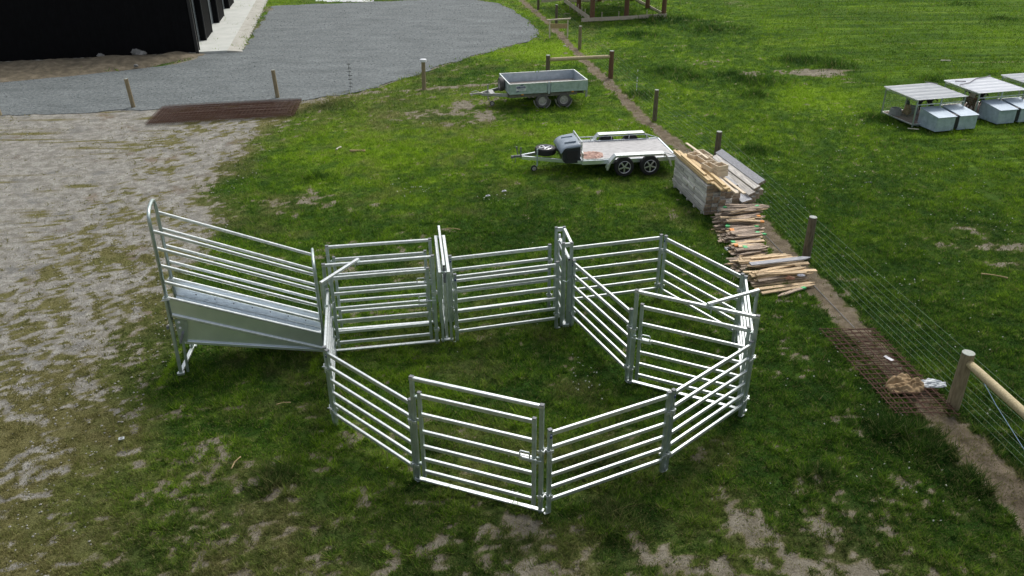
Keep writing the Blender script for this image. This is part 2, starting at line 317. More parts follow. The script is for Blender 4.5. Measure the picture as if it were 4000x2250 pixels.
# shader shared pieces
def grass_color(N, L, tone, dry, rnd=None):
    cr = N.new("ShaderNodeValToRGB"); e = cr.color_ramp.elements
    e[0].position = .0; e[0].color = (.014, .046, .008, 1); e[1].position = 1.0; e[1].color = (.20, .33, .018, 1)
    x = e.new(.35); x.color = (.040, .099, .013, 1); x = e.new(.65); x.color = (.091, .178, .018, 1)
    L.new(tone, cr.inputs[0])
    mx = N.new("ShaderNodeMix"); mx.data_type = 'RGBA'; mx.inputs[7].default_value = (.215, .200, .085, 1)
    L.new(dry, mx.inputs[0]); L.new(cr.outputs[0], mx.inputs[6])
    return mx.outputs[2]
def gm():
    m = bpy.data.materials.new("ground_cover"); m.use_nodes = True; N = m.node_tree.nodes; L = m.node_tree.links; b = N["Principled BSDF"]
    b.inputs["Roughness"].default_value = .95; b.inputs["Specular IOR Level"].default_value = .05
    def A(n): x = N.new("ShaderNodeAttribute"); x.attribute_name = n; return x.outputs["Fac"]
    geo = N.new("ShaderNodeNewGeometry")
    def noise(sc, d=5, r=.6):
        x = N.new("ShaderNodeTexNoise"); x.inputs["Scale"].default_value = sc; x.inputs["Detail"].default_value = d; x.inputs["Roughness"].default_value = r
        L.new(geo.outputs["Position"], x.inputs["Vector"]); return x.outputs[0]
    def math_(op, a, b_, c=None):
        x = N.new("ShaderNodeMath"); x.operation = op
        for i, v in enumerate((a, b_, c)):
            if v is None: continue
            if isinstance(v, (int, float)): x.inputs[i].default_value = v
            else: L.new(v, x.inputs[i])
        return x.outputs[0]
    def mix(f, a, c):
        x = N.new("ShaderNodeMix"); x.data_type = 'RGBA'
        for i, v in ((0, f), (6, a), (7, c)):
            if isinstance(v, tuple): x.inputs[i].default_value = (*v, 1)
            elif isinstance(v, (int, float)): x.inputs[i].default_value = v
            else: L.new(v, x.inputs[i])
        return x.outputs[2]
    def step(v, a, b_):
        x = N.new("ShaderNodeMapRange"); x.interpolation_type = 'SMOOTHSTEP'; x.inputs[1].default_value = a; x.inputs[2].default_value = b_; L.new(v, x.inputs[0]); return x.outputs[0]
    fine = noise(28, 6, .7); mid = noise(3.0, 6, .65); big = noise(.55, 5, .6); fin2 = noise(90, 3, .7); pat = noise(1.1, 7, .7)
    gr = mix(step(mid, .35, .65), (.27, .262, .232), (.46, .45, .405))                  # pale silty
    gr = mix(math_('MULTIPLY', step(pat, .50, .66), .65), gr, (.19, .20, .20))      # blue grey chips
    gr = mix(math_('MULTIPLY', step(big, .60, .70), .7), gr, (.26, .19, .125))
    br = mix(step(mid, .35, .65), (.150, .120, .080), (.275, .225, .160))
    earth = mix(step(mid, .3, .7), (.20, .18, .132), (.345, .318, .25))
    e = mix(A("gravelly"), earth, gr); e = mix(A("soil"), e, br)
    e = mix(math_('MULTIPLY', step(fine, .45, .70), .60), e, (.13, .112, .08))       # grit and litter
    e = mix(math_('MULTIPLY', step(fin2, .60, .72), .55), e, (.46, .44, .38))        # small pale stones
    gc = grass_color(N, L, A("tone"), A("dry"))
    gc = mix(math_('MULTIPLY', step(fine, .4, .7), .5), gc, (.030, .034, .010))
    e = mix(math_('MULTIPLY', step(A("cover"), .05, .5), .55), e, (.20, .175, .085))
    e = mix(math_('MULTIPLY', step(noise(11, 4, .65), .42, .62), .26), e, (.14, .12, .085))
    cv = step(math_('ADD', A("cover"), math_('MULTIPLY', math_('SUBTRACT', fine, .5), .9)), .35, .65)
    L.new(mix(cv, e, gc), b.inputs["Base Color"])
    bp = N.new("ShaderNodeBump"); bp.inputs["Strength"].default_value = 1.0; bp.inputs["Distance"].default_value = .05
    L.new(math_('ADD', fine, math_('MULTIPLY', fin2, .4)), bp.inputs["Height"]); L.new(bp.outputs[0], b.inputs["Normal"])
    return m
me.materials.append(gm())
# ------------------------------------------------------------------ grass blades (uncountable)
NB = 1900000
yy = 4.2+ (RN.random(NB)); 
# density falls with distance the way detail does
ys = np.linspace(5.0, 70, 4000); pdf = (ys+4)/(ys*ys+76)**1.5; cdf = np.cumsum(pdf); cdf /= cdf[-1]
yy = np.interp(RN.random(NB), cdf, ys); xx = (RN.random(NB)*2-1)*(yy*.62+3.6)
g, tone, dry, tuft, lf, stp, drv, n2 = fields(xx, yy)
SHPOLY = [(-16.2, 42.7), (-14.2, 43.0), (-19.2, 66), (-30, 64), (-40, 37.5)]
edge_d = dseg(xx, yy, DRV+DRV[:1])
creep = drv & (edge_d < .45*fbm(xx, yy, .5, 61, 3)) & (RN.random(NB) < .6) & (xx > -8)
litter = (RN.random(NB) < .13-.08*lf) & (yy < 45) & (RN.random(NB) > g)
keep = (((RN.random(NB) < g*1.0)&(~drv)) | creep | (litter & (~drv)))
ltr = litter & (~creep) & (~pip(xx, yy, SHPOLY))
# sparse weeds over the gravel edge too
xx, yy, tone, dry, tuft, lf, n2, g, ltr = [a_[keep] for a_ in (xx, yy, tone, dry, tuft, lf, n2, g, ltr)]
n = len(xx); dist = np.hypot(yy, HC)
clump = fbm(xx, yy, .16, 31, 2); cl2 = fbm(xx, yy, .42, 2, 4, .65)
h = (.016+.046*clump*cl2*2+.018*cl2)*(.7+.6*RN.random(n))*(1+1.9*tuft)*(1+.012*np.maximum(dist-12, 0))*(1-.45*lf)
h = h*(1+.8*(RN.random(n) < .03))
h = np.where(ltr, h*.35, h)
w = .0074*(dist/12)**.8*(.7+.6*RN.random(n))
an = RN.random(n)*2*np.pi; le = h*(.3+1.0*RN.random(n)); la = RN.random(n)*2*np.pi
zb = (fbm(xx, yy, 1.6, 21, 4)-.5)*.05-.012+.06*tuft+(n2-.5)*.05*g-.004
zb = np.minimum(zb, .035+.06*tuft)
V = np.empty((n, 3, 3), np.float32)
V[:, 0, 0] = xx-np.cos(an)*w; V[:, 0, 1] = yy-np.sin(an)*w; V[:, 0, 2] = zb
V[:, 1, 0] = xx+np.cos(an)*w; V[:, 1, 1] = yy+np.sin(an)*w; V[:, 1, 2] = zb
V[:, 2, 0] = xx+np.cos(la)*le; V[:, 2, 1] = yy+np.sin(la)*le; V[:, 2, 2] = zb+h
me = bpy.data.meshes.new("grass"); me.vertices.add(n*3); me.vertices.foreach_set("co", V.ravel())
me.loops.add(n*3); me.polygons.add(n); me.loops.foreach_set("vertex_index", np.arange(n*3)); me.polygons.foreach_set("loop_start", np.arange(n)*3); me.update()
tn = np.clip(tone+.62*(RN.random(n)-.5)*ss(32, 12, dist)+.3*(RN.random(n)-.5)+.15*(clump-.5), 0, 1); dr = np.clip(dry+.35*(RN.random(n)-.5)+.8*(RN.random(n) < .05+.07*ss(17, 8, yy)), 0, 1)
dr = np.where(ltr, .75+.25*RN.random(n), dr)
for nm, arr in (("tone", tn), ("dry", dr)):
    at_ = me.attributes.new(nm, 'FLOAT', 'POINT'); at_.data.foreach_set("value", np.repeat(arr, 3).astype(np.float32))
m = bpy.data.materials.new("grass_blades"); m.use_nodes = True; N = m.node_tree.nodes; L = m.node_tree.links; b = N["Principled BSDF"]
def A_(nm): x = N.new("ShaderNodeAttribute"); x.attribute_name = nm; return x.outputs["Fac"]
gcol = grass_color(N, L, A_("tone"), A_("dry"))
sc_ = N.new("ShaderNodeVectorMath"); sc_.operation = 'SCALE'; sc_.inputs[3].default_value = 1.25; L.new(gcol, sc_.inputs[0])
L.new(sc_.outputs[0], b.inputs["Base Color"]); b.inputs["Roughness"].default_value = .7; b.inputs["Specular IOR Level"].default_value = .03
tr = N.new("ShaderNodeBsdfTranslucent"); L.new(sc_.outputs[0], tr.inputs[0]); ms = N.new("ShaderNodeMixShader"); ms.inputs[0].default_value = .35
L.new(b.outputs[0], ms.inputs[1]); L.new(tr.outputs[0], ms.inputs[2]); L.new(ms.outputs[0], N["Material Output"].inputs[0])
me.materials.append(m); grass = bpy.data.objects.new("grass", me); col.objects.link(grass); tag(grass, "short patchy green pasture grass over the paddock", "grass", kind="stuff")
# daisies and clover heads
nd = 0; mb = MB(); cl = [(2290, 715, .5), (1465, 1420*0+970, .35), (2490, 560, .8), (1690, 1010*0+300, .8), (2290, 430, 2.), (2120, 455, 2), (1450, 935, .6), (2140, 1010, .8), (2290, 1010, .7), (2350, 1150, .5), (1250, 500, .4), (1840, 620, 2.0), (2200, 330, 2.5), (2120, 290, 1.5), (1920, 520, 1.5), (2000, 420, 2), (2400, 500, 2), (1800, 380, 1.5), (1590, 330, 1), (1330, 395, .6), (1700, 240, 1), (1060, 480, .5), (2250, 640, 1.5), (1300, 1260, .3), (2500, 900, 1.5), (2100, 880, 1), (1000, 480, 1), (2250, 1230, .8)]
for (px, py, r) in cl:
    cx, cy = P2(px, py)
    for k in range(int(9+r*5)):
        x = cx+random.gauss(0, r*.6); y = cy+random.gauss(0, r*.6); q = .010+.00045*y; z = .05
        mb.add([(x+q*math.cos(t*1.256), y+q*math.sin(t*1.256), z+.01*math.sin(k+t)) for t in range(5)]+[(x, y, z+.012)], [(t, (t+1) % 5, 5) for t in range(5)])
for k in range(150):
    y = random.uniform(9, 50); x = random.uniform(-4, y*.6+3)
    q = .008+.0004*y; z = .045
    mb.add([(x+q*math.cos(t*1.256), y+q*math.sin(t*1.256), z) for t in range(5)]+[(x, y, z+.01)], [(t, (t+1) % 5, 5) for t in range(5)])
tag(mb.build("daisies", mat("daisy_petals", (.40, .42, .34), None, 5, .8)), "tiny white clover and daisy heads dotted through the grass", "flowers", kind="stuff")
# loose stones on the bare ground
mb = MB()
for k in range(2600):
    y = random.uniform(6.5, 30); x = random.uniform(-.62*y-3, np.interp(y, EY, EX)+.3)
    if k % 9 == 0: y = random.uniform(6.3, 8.0); x = random.uniform(-1, 5)
    s_ = random.uniform(.008, .022)*(1+.02*y); z = random.uniform(-.004, .012)
    pts = [(x+s_*random.uniform(.7, 1.2)*math.cos(t*1.047), y+s_*random.uniform(.6, 1.1)*math.sin(t*1.047), z) for t in range(6)]
    mb.add(pts+[(x, y, z+s_*.7)], [(t, (t+1) % 6, 6) for t in range(6)])
tag(mb.build("loose_stones", mat("pale_pebble", (.24, .235, .21), (.42, .405, .36), 3, .9)), "small pale loose stones on the bare ground", "stones", kind="stuff")
# ------------------------------------------------------------------ driveway
def jag(poly, step, amp, seed=5):
    out = []; n = len(poly)
    for i in range(n):
        a_ = Vector(poly[i]); b_ = Vector(poly[(i+1) % n]); k = max(1, int((b_-a_).length/step)); nn = Vector((-(b_-a_).y, (b_-a_).x)).normalized()
        for t in range(k):
            p = a_.lerp(b_, t/k); q = float(fbm(np.array([p.x]), np.array([p.y]), .9, seed, 3)[0])-.5; out.append(tuple(p+nn*q*amp))
    return out
pl = jag(DRV, .16, .4)
mb = MB(); mb.poly([(x, y, -.02) for x, y in pl], (0, 0, .026))
m = bpy.data.materials.new("grey_gravel"); m.use_nodes = True; N = m.node_tree.nodes; L = m.node_tree.links; b = N["Principled BSDF"]; b.inputs["Roughness"].default_value = .9
geo = N.new("ShaderNodeNewGeometry"); mp = N.new("ShaderNodeMapping"); mp.inputs["Scale"].default_value = (.6, 1.3, 1); mp.inputs["Rotation"].default_value = (0, 0, R(-12)); L.new(geo.outputs[0], mp.inputs[0])
n1 = N.new("ShaderNodeTexNoise"); n1.inputs["Scale"].default_value = .8; n1.inputs["Detail"].default_value = 8; n1.inputs["Roughness"].default_value = .65; L.new(mp.outputs[0], n1.inputs["Vector"])
n2_ = N.new("ShaderNodeTexNoise"); n2_.inputs["Scale"].default_value = 7; n2_.inputs["Detail"].default_value = 6; n2_.inputs["Roughness"].default_value = .8; L.new(geo.outputs[0], n2_.inputs["Vector"])
c1 = N.new("ShaderNodeValToRGB"); c1.color_ramp.elements[0].position = .3; c1.color_ramp.elements[0].color = (.090, .105, .106, 1); c1.color_ramp.elements[1].position = .7; c1.color_ramp.elements[1].color = (.170, .192, .192, 1); L.new(n1.outputs[0], c1.inputs[0])
c2 = N.new("ShaderNodeValToRGB"); c2.color_ramp.elements[0].position = .30; c2.color_ramp.elements[0].color = (.22, .22, .22, 1); c2.color_ramp.elements[1].position = .72; c2.color_ramp.elements[1].color = (1.75, 1.75, 1.75, 1); L.new(n2_.outputs[0], c2.inputs[0])
mx = N.new("ShaderNodeMix"); mx.data_type = 'RGBA'; mx.blend_type = 'MULTIPLY'; mx.inputs[0].default_value = 1; L.new(c1.outputs[0], mx.inputs[6]); L.new(c2.outputs[0], mx.inputs[7]); L.new(mx.outputs[2], b.inputs["Base Color"])
bp = N.new("ShaderNodeBump"); bp.inputs["Strength"].default_value = .8; bp.inputs["Distance"].default_value = .03; L.new(n2_.outputs[0], bp.inputs["Height"]); L.new(bp.outputs[0], b.inputs["Normal"])
tag(mb.build("gravel_driveway", m), "wide grey gravel driveway curving past the black shed", kind="structure")
mbc = [MB(), MB()]
for k in range(16000):
    y = random.uniform(30.5, 60); x = random.uniform(-.62*y-3, 5)
    pts_ = (np.array([x]), np.array([y]))
    if not pip(*pts_, DRV)[0] and not (dseg(*pts_, DRV+DRV[:1])[0] < .5*random.random() and not pip(*pts_, SHPOLY)[0]): continue
    if pip(*pts_, SHPOLY)[0]: continue
    s_ = random.uniform(.014, .034)*(1+.012*(y-30)); m_ = mbc[0 if k % 5 == 0 else 1]; z = .006
    m_.add([(x+s_*random.uniform(.6, 1.2)*math.cos(t*1.257), y+s_*random.uniform(.6, 1.2)*math.sin(t*1.257), z) for t in range(5)]+[(x, y, z+s_*.7)], [(t, (t+1) % 5, 5) for t in range(5)])
for m_, mt_, l_ in ((mbc[0], mat("dark_gravel_chip", (.05, .055, .058), (.09, .10, .10), 3, .9), "darker loose gravel chips on the driveway"), (mbc[1], mat("light_gravel_chip", (.17, .19, .19), (.27, .29, .29), 3, .9), "lighter loose gravel chips on the driveway")):
    tag(m_.build("gravel_chips", mt_), l_, "gravel", kind="stuff")
# soil bank by the shed, rocks on it
bx = [P2(*p) for p in [(-300, 200), (0, 178), (120, 166), (250, 152), (370, 146), (450, 143), (485, 139), (468, 156), (400, 168), (250, 182), (120, 189), (0, 200), (-300, 226)]]
us = np.arange(-26, -15.5, .22); mb = MB(); n_ = 0; rows = 9; vs = []
for u in us:
    t = (u+16.0)/-9.0; yb = 42.85+(u+16.04)*.2224; wd = np.interp(u, [-26, -20, -17.5, -15.7], [5.4, 3.9, 2.8, .5])
    for r_ in range(rows):
        v = r_/(rows-1); x = u; y = yb-v*wd
        hgt = .30*math.sin(math.pi*min(1, v*.9+.12))*min(1, (-15.6-u)/1.2)
        z = hgt*(.45+.95*float(fbm(np.array([x]), np.array([y]), .9, 41, 4)[0]))+(-.03 if v > .97 else .012)
        vs.append((x, y+.03, z))
nr = len(us); mb.add(vs, [(i*rows+j, (i+1)*rows+j, (i+1)*rows+j+1, i*rows+j+1) for i in range(nr-1) for j in range(rows-1)])
tag(mb.build("soil_bank", SOILM, smooth=True), "low bank of brown turned soil along the black shed wall", kind="structure")
def rock(px, py, s_, lab):
    p = at(px, py); mb = MB(); rr = random.Random(px)
    vs = []; n = 9; m_ = 5
    for i in range(m_):
        ph = math.pi*(i+.5)/m_/1.0
        for k in range(n):
            th = 2*math.pi*k/n; q = s_*rr.uniform(.75, 1.15); vs.append((q*math.sin(ph)*math.cos(th)*1.2, q*math.sin(ph)*math.sin(th), q*.7*math.cos(ph)))
    mb.add(vs, [(i*n+k, i*n+(k+1) % n, (i+1)*n+(k+1) % n, (i+1)*n+k) for i in range(m_-1) for k in range(n)]+[tuple(range(n)), tuple((m_-1)*n+k for k in range(n))])
    tag(mb.build("rock", ROCK, loc=(p.x, p.y, s_*.5+.1)), lab, "rock", "rocks on the soil bank")
rock(347, 143, .30, "largest grey rock on the soil bank against the black wall"); rock(358, 146, .22, "smaller grey rock just right of the largest one on the soil bank"); rock(255, 149, .16, "small brown stone left of the two grey rocks by the wall"); rock(343, 173, .10, "pale stone at the front edge of the soil bank")
# white gravel heap at the top
p = P2(870, -2); mb = MB(); vs = []
for i in range(22):
    for j in range(9):
        u = i/21*2-1; v = j/8*2-1; x = p[0]+u*2.1; y = p[1]+v*1.6+.5; vs.append((x, y, .30*max(0, 1-u*u-v*v)*random.uniform(.6, 1.1)-.02))
mb.add(vs, [(i*9+j, (i+1)*9+j, (i+1)*9+j+1, i*9+j+1) for i in range(21) for j in range(8)])
tag(mb.build("gravel_heap", LIME), "low heap of white gravel beyond the driveway", "gravel heap")
# ------------------------------------------------------------------ shed
SA = math.atan2(2.01, 9.04); ud = Vector((-math.cos(SA), -math.sin(SA), 0)); vd = Vector((-.185, .983, 0)).normalized()   # along the gable wall, along the side wall
C0 = Vector((-16.04, 42.85, 0)); shed = empty("farm_shed", C0)
tag(shed, "black corrugated farm shed with recessed roller doors", "shed")
EH = 4.2; DW = 14.0; LN = 26.0
mb = MB(); vs = []; pr = []
npf = int(DW/.085)
for i in range(npf+1):
    q = i*.085; o = (.0, .0, .022, .022)[i % 4]; pr.append(ud*q-vd*o)
ridge = EH+1.6
for p in pr:
    q = p.dot(ud); zt = EH+1.6*(1-abs(q-DW/2)/(DW/2)); vs += [p+Vector((0, 0, .10)), p+Vector((0, 0, zt))]
mb.add(vs, [(2*i, 2*i+2, 2*i+3, 2*i+1) for i in range(len(pr)-1)]); mb.build("gable_wall", CLAD, shed)
fl = MB(); fl.bar(-vd*.04+Vector((0, 0, .02)), -vd*.04+Vector((0, 0, EH)), .16, .12, up=vd); fl.build("corner_flashing", FLASH, shed)
wl = MB(); wl.bar(ud*0+vd*.05+Vector((0, 0, .04)), ud*DW+vd*.05+Vector((0, 0, .04)), .14, .13); wl.build("footing", CONC2, shed)
# side wall: piers and recessed doors  (positions along vd)
piers = [(0.02, .55), (3.1, 5.6), (8.7, 11.2), (14.3, 16.8), (19.9, 22.4)]
for k, (a_, b_) in enumerate(piers):
    mb = MB(); nn_ = max(2, int((b_-a_)/.085)); pts = [vd*(a_+(b_-a_)*i/nn_)+(-ud)*(.02 if i % 4 < 2 else 0) for i in range(nn_+1)]
    vs = []
    for p in pts: vs += [p+Vector((0, 0, .1)), p+Vector((0, 0, EH))]
    mb.add(vs, [(2*i, 2*i+2, 2*i+3, 2*i+1) for i in range(nn_)])
    mb.poly([vd*b_, vd*b_+ud*.45, vd*b_+ud*.45+Vector((0, 0, EH)), vd*b_+Vector((0, 0, EH))], vd*-.02)
    mb.poly([vd*a_+Vector((0, 0, .1)), vd*a_+ud*.45+Vector((0, 0, .1)), vd*a_+ud*.45+Vector((0, 0, EH)), vd*a_+Vector((0, 0, EH))], vd*.02)
    mb.build("side_wall", CLAD, shed)
    for q in (a_+.02, b_-.02): f2 = MB(); f2.bar(vd*q-ud*.03+Vector((0, 0, .1)), vd*q-ud*.03+Vector((0, 0, EH)), .05, .05); f2.build("door_trim", FLASH, shed)
    if k < 4:
        c_, d_ = b_, piers[k+1][0]; mb = MB(); vs = []; nz_ = 40
        for i in range(nz_+1):
            z = .14+(3.2-.14)*i/nz_; o = .02*(1 if i % 2 else 0); vs += [vd*c_+ud*(.30-o)+Vector((0, 0, z)), vd*d_+ud*(.30-o)+Vector((0, 0, z))]
        mb.add(vs, [(2*i, 2*i+1, 2*i+3, 2*i+2) for i in range(nz_)]); mb.build("roller_door", ROLL_, shed)
        mb = MB(); mb.poly([vd*c_+ud*.02+Vector((0, 0, 3.2)), vd*d_+ud*.02+Vector((0, 0, 3.2)), vd*d_+ud*.02+Vector((0, 0, EH)), vd*c_+ud*.02+Vector((0, 0, EH))], ud*.03); mb.build("lintel", CLAD, shed)
mb = MB(); Z = Vector((0, 0, 1)); mb.poly([ud*-.3+Z*(EH+.02)-vd*.3, ud*(DW/2)+Z*(ridge+.05)-vd*.3, ud*(DW/2)+Z*(ridge+.05)+vd*LN, ud*-.3+Z*(EH+.02)+vd*LN], Z*.05)
mb.poly([ud*(DW+.3)+Z*(EH+.02)-vd*.3, ud*(DW/2)+Z*(ridge+.05)-vd*.3, ud*(DW/2)+Z*(ridge+.05)+vd*LN, ud*(DW+.3)+Z*(EH+.02)+vd*LN], Z*.05); mb.build("roof", FLASH, shed)
# concrete apron
mb = MB(); bdr = []
def ap(o, q, z): return C0-ud*o+vd*q+Vector((0, 0, z))
mb.poly([ap(-.44, 0, 0), ap(1.45, 0, 0), ap(1.45, 24, 0), ap(-.44, 24, 0)], (0, 0, .12))
mb.build("concrete_apron", CONC); ap1 = bpy.data.objects["concrete_apron"]; tag(ap1, "pale concrete apron along the roller doors", kind="structure")
mb = MB(); vs = []; npp = 160
for i in range(npp+1):
    q = 24*i/npp; o = 2.15+.05*math.sin(q*9)+random.uniform(-.02, .05); vs += [ap(1.45, q, .115), ap(o, q, .03), ap(o+.01, q, -.03)]
mb.add(vs, [(3*i+j, 3*i+3+j, 3*i+4+j, 3*i+1+j) for i in range(npp) for j in (0, 1)]); mb.add([ap(1.45, 0, -.02), ap(1.45, 0, .115), ap(2.2, 0, .03), ap(2.2, 0, -.02)], [(0, 1, 2, 3)])
tag(mb.build("apron_edge", CONC2), "rough sloped concrete strip along the apron", kind="structure")
# ------------------------------------------------------------------ yard panels
PR = [1.47, 1.21, .95, .70, .47, .24]; GR = [1.66, 1.32, 1.0, .72, .47, .23]
def clampset(x, z, s_, par):
    mb = MB()
    mb.box((x, -.045, z), (.09, .012, .05)); mb.box((x, .045, z), (.09, .012, .05)); mb.box((x+s_*.05, 0, z), (.012, .10, .05))
    mb.tube([(x+s_*.02, -.07, z-.05), (x+s_*.02, -.07, z+.07)], .009, 6)
    mb.tube([(x+s_*.02, -.07, z+.07), (x+s_*.05, -.10, z+.07)], .008, 6)
    mb.build("pin_clamp", GALV, par)
def make_panel(L_=2.1, sticker=True):
    root = empty("cattle_panel", (0, 0, 0))
    for s_, x in ((1, 0.0), (-1, L_)):
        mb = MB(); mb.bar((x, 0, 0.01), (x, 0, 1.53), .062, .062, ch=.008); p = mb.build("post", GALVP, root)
        mb = MB(); mb.box((x, 0, 1.54), (.064, .064, .02)); mb.build("cap", CAP, p)
        mb = MB(); mb.box((x-s_*.035, -.01, .012), (.10, .05, .008)); mb.box((x-s_*.035, 0, .06), (.008, .05, .10)); mb.build("foot", WHITE if False else GALV, p)
        [clampset(x, z, -s_, p) for z in (1.17, .33)]
    for i, z in enumerate(PR):
        mb = MB(); hh = .07 if i == 0 else .06; mb.bar((.031, 0, z), (L_-.031, 0, z), .044, hh, ch=.006); mb.build("rail", GALV, root)
    if sticker:
        mb = MB(); mb.box((0, -.033, 1.44), (.036, .003, .075), ch=.0005); mb.mi = 1; mb.box((0, -.0355, 1.455), (.02, .002, .02), ch=.0004); mb.build("maker_sticker", [BLUE, WHITE], root)
    return root
G_P = "galvanised cattle yard panels"
panels = [((-3.07, 11.56), (-1.54, 10.15), "six rail panel left of the front gate, sloping down to its hinge post"),
 ((.53, 9.39), (2.38, 10.30), "six rail panel right of the front gate, nearest the camera"),
 ((2.46, 10.36), (4.01, 11.76), "six rail panel at the right front, running back to the inner gate"),
 ((4.54, 14.19), (4.12, 12.08), "panel seen end-on at the far right of the yard beside the overhead brace"),
 ((3.32, 16.14), (4.50, 14.29), "panel at the right back of the yard, angling towards the stake piles"),
 ((1.26, 15.68), (3.23, 16.20), "rearmost panel of the yard, right of the second sliding gate"),
 ((1.26, 14.95), (2.15, 12.90), "inner panel slanting from the second sliding gate to the inner gate"),
 ((-3.13, 11.66), (-3.49, 13.73), "panel seen end-on at the left of the yard next to the loading ramp"),
 ((-1.27, 15.19), (.80, 15.72), "far side panel of the race between the two sliding gates"),
 ((-1.12, 14.35), (.92, 14.88), "near side panel of the race between the two sliding gates")]
proto = make_panel()
for i, (a_, b_, lab) in enumerate(panels):
    o = proto if i == 0 else copy_tree(proto)
    d = Vector((b_[0]-a_[0], b_[1]-a_[1])); o.location = (*a_, 0); o.rotation_euler.z = math.atan2(d.y, d.x); o.scale.x = d.length/2.1
    tag(o, lab, "yard panel", G_P)
# ------------------------------------------------------------------ framed gates
def make_gate(latch=1, L_=2.03):
    root = empty("yard_gate", (0, 0, 0))
    for s_, x in ((1, 0), (-1, L_)):
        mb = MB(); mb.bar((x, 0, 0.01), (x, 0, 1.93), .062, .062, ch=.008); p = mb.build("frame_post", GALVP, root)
        [clampset(x, z, -s_, p) for z in (1.17, .33)]
        mb = MB(); mb.box((x, 0, 1.975), (.064, .064, .02)); mb.build("cap", CAP, p)
    mb = MB(); mb.bar((-.031, 0, 1.945), (L_+.031, 0, 1.945), .062, .055, ch=.008); mb.build("top_beam", GALV, root)
    mb = MB(); mb.box((L_/2, 0, .055), (L_+.1, .07, .03), ch=.004); mb.build("sill", GALV, root)
    a_, b_ = .11, L_-.11
    leaf = empty("gate_leaf", (0, 0, 0)); leaf.parent = root
    for q in (a_, b_): mb = MB(); mb.bar((q, 0, .13), (q, 0, 1.71), .055, .055, ch=.005); mb.build("stile", GALVP, leaf)
    for i, z in enumerate(GR):
        mb = MB(); mb.bar((a_+.027, 0, z), (b_-.027, 0, z), .046, .066 if i == 0 else .058, ch=.006); mb.build("rail", GALV, leaf)
    for q in (a_, b_): mb = MB(); mb.box((q, 0, 1.72), (.058, .058, .016)); mb.build("cap", CAP, leaf)
    e_ = 0 if latch > 0 else L_; x2 = a_ if latch > 0 else b_
    for z in (1.62, .36): mb = MB(); mb.tube([(e_, 0, z), (x2, 0, z)], .013, 6); mb.box(((e_+x2)/2, 0, z), (.02, .05, .06)); mb.build("hinge", GALVP, leaf)
    mb = MB(); lx = b_ if latch > 0 else a_; s_ = latch
    mb.box((lx-s_*.12, -.03, .985), (.20, .012, .07)); mb.tube([(lx-s_*.17, -.05, 1.02), (lx+s_*.13, -.05, 1.02)], .013, 6)
    mb.tube([(lx-s_*.20, -.05, 1.03), (lx-s_*.20, -.06, 1.12), (lx-s_*.19, -.06, 1.135), (lx-s_*.06, -.06, 1.135), (lx-s_*.05, -.06, 1.12), (lx-s_*.05, -.05, 1.03)], .011, 6)
    mb.build("latch", GALV, leaf)
    mb = MB(); kx = L_ if latch > 0 else 0
    mb.box((kx-s_*.03, -.045, 1.02), (.05, .03, .12)); mb.build("latch_keeper", GALVP, root)
    return root
ga = make_gate(1); gb = make_gate(-1)
gates = [(ga, 0, (-1.49, 10.11), (.41, 9.38), "framed six rail gate at the front of the yard, nearest the camera"),
         (gb, 0, (2.21, 12.81), (4.09, 11.87), "framed inner gate at the right with its latch on the left side"),
         (ga, 1, (-3.56, 13.93), (-1.53, 14.29), "near framed gate of the race beside the loading ramp"),
         (ga, 1, (-3.66, 14.76), (-1.65, 15.08), "far framed gate of the race behind the near one")]
for src, cp, a_, b_, lab in gates:
    o = copy_tree(src) if cp else src
    d = Vector((b_[0]-a_[0], b_[1]-a_[1])); o.location = (*a_, 0); o.rotation_euler.z = math.atan2(d.y, d.x); o.scale.x = d.length/2.03; tag(o, lab, "gate", "framed yard gates")
# overhead braces
def brace(a_, b_, lab):   # a_ over the gate beam, b_ over the panel
    root = empty("overhead_brace", (a_[0], a_[1], 0)); d = Vector((b_[0]-a_[0], b_[1]-a_[1], 0)); L_ = d.length; root.rotation_euler.z = math.atan2(d.y, d.x)
    mb = MB(); mb.bar((-.04, 0, 2.01), (L_+.03, 0, 2.01), .06, .05, ch=.008); mb.build("beam", GALV, root)
    mb = MB(); mb.bar((L_, 0, 1.985), (L_, 0, 1.36), .055, .05, ch=.006); mb.box((L_, .035, 1.47), (.09, .012, .16)); mb.box((L_-.06, 0, 1.95), (.12, .012, .07)); mb.build("drop_leg", GALVP, root)
    mb = MB(); mb.box((.0, 0, 1.955), (.09, .10, .06)); mb.tube([(.0, -.055, 1.99), (0, -.055, 1.85)], .012, 6); mb.build("clamp", GALVP, root)
    tag(root, lab, "brace", "overhead gate braces")
brace((3.36, 12.23), (4.30, 12.70), "overhead brace bar on top of the inner gate at the right")
brace((-2.94, 14.04), (-3.42, 13.10), "overhead brace bar on the race gate next to the loading ramp")
# sliding gates -------------------------------------------------------------
def rpost(mb, x, y, z0, z1, w=.06, d=.05): mb.bar((x, y, z0), (x, y, z1), w, d, ch=.007)
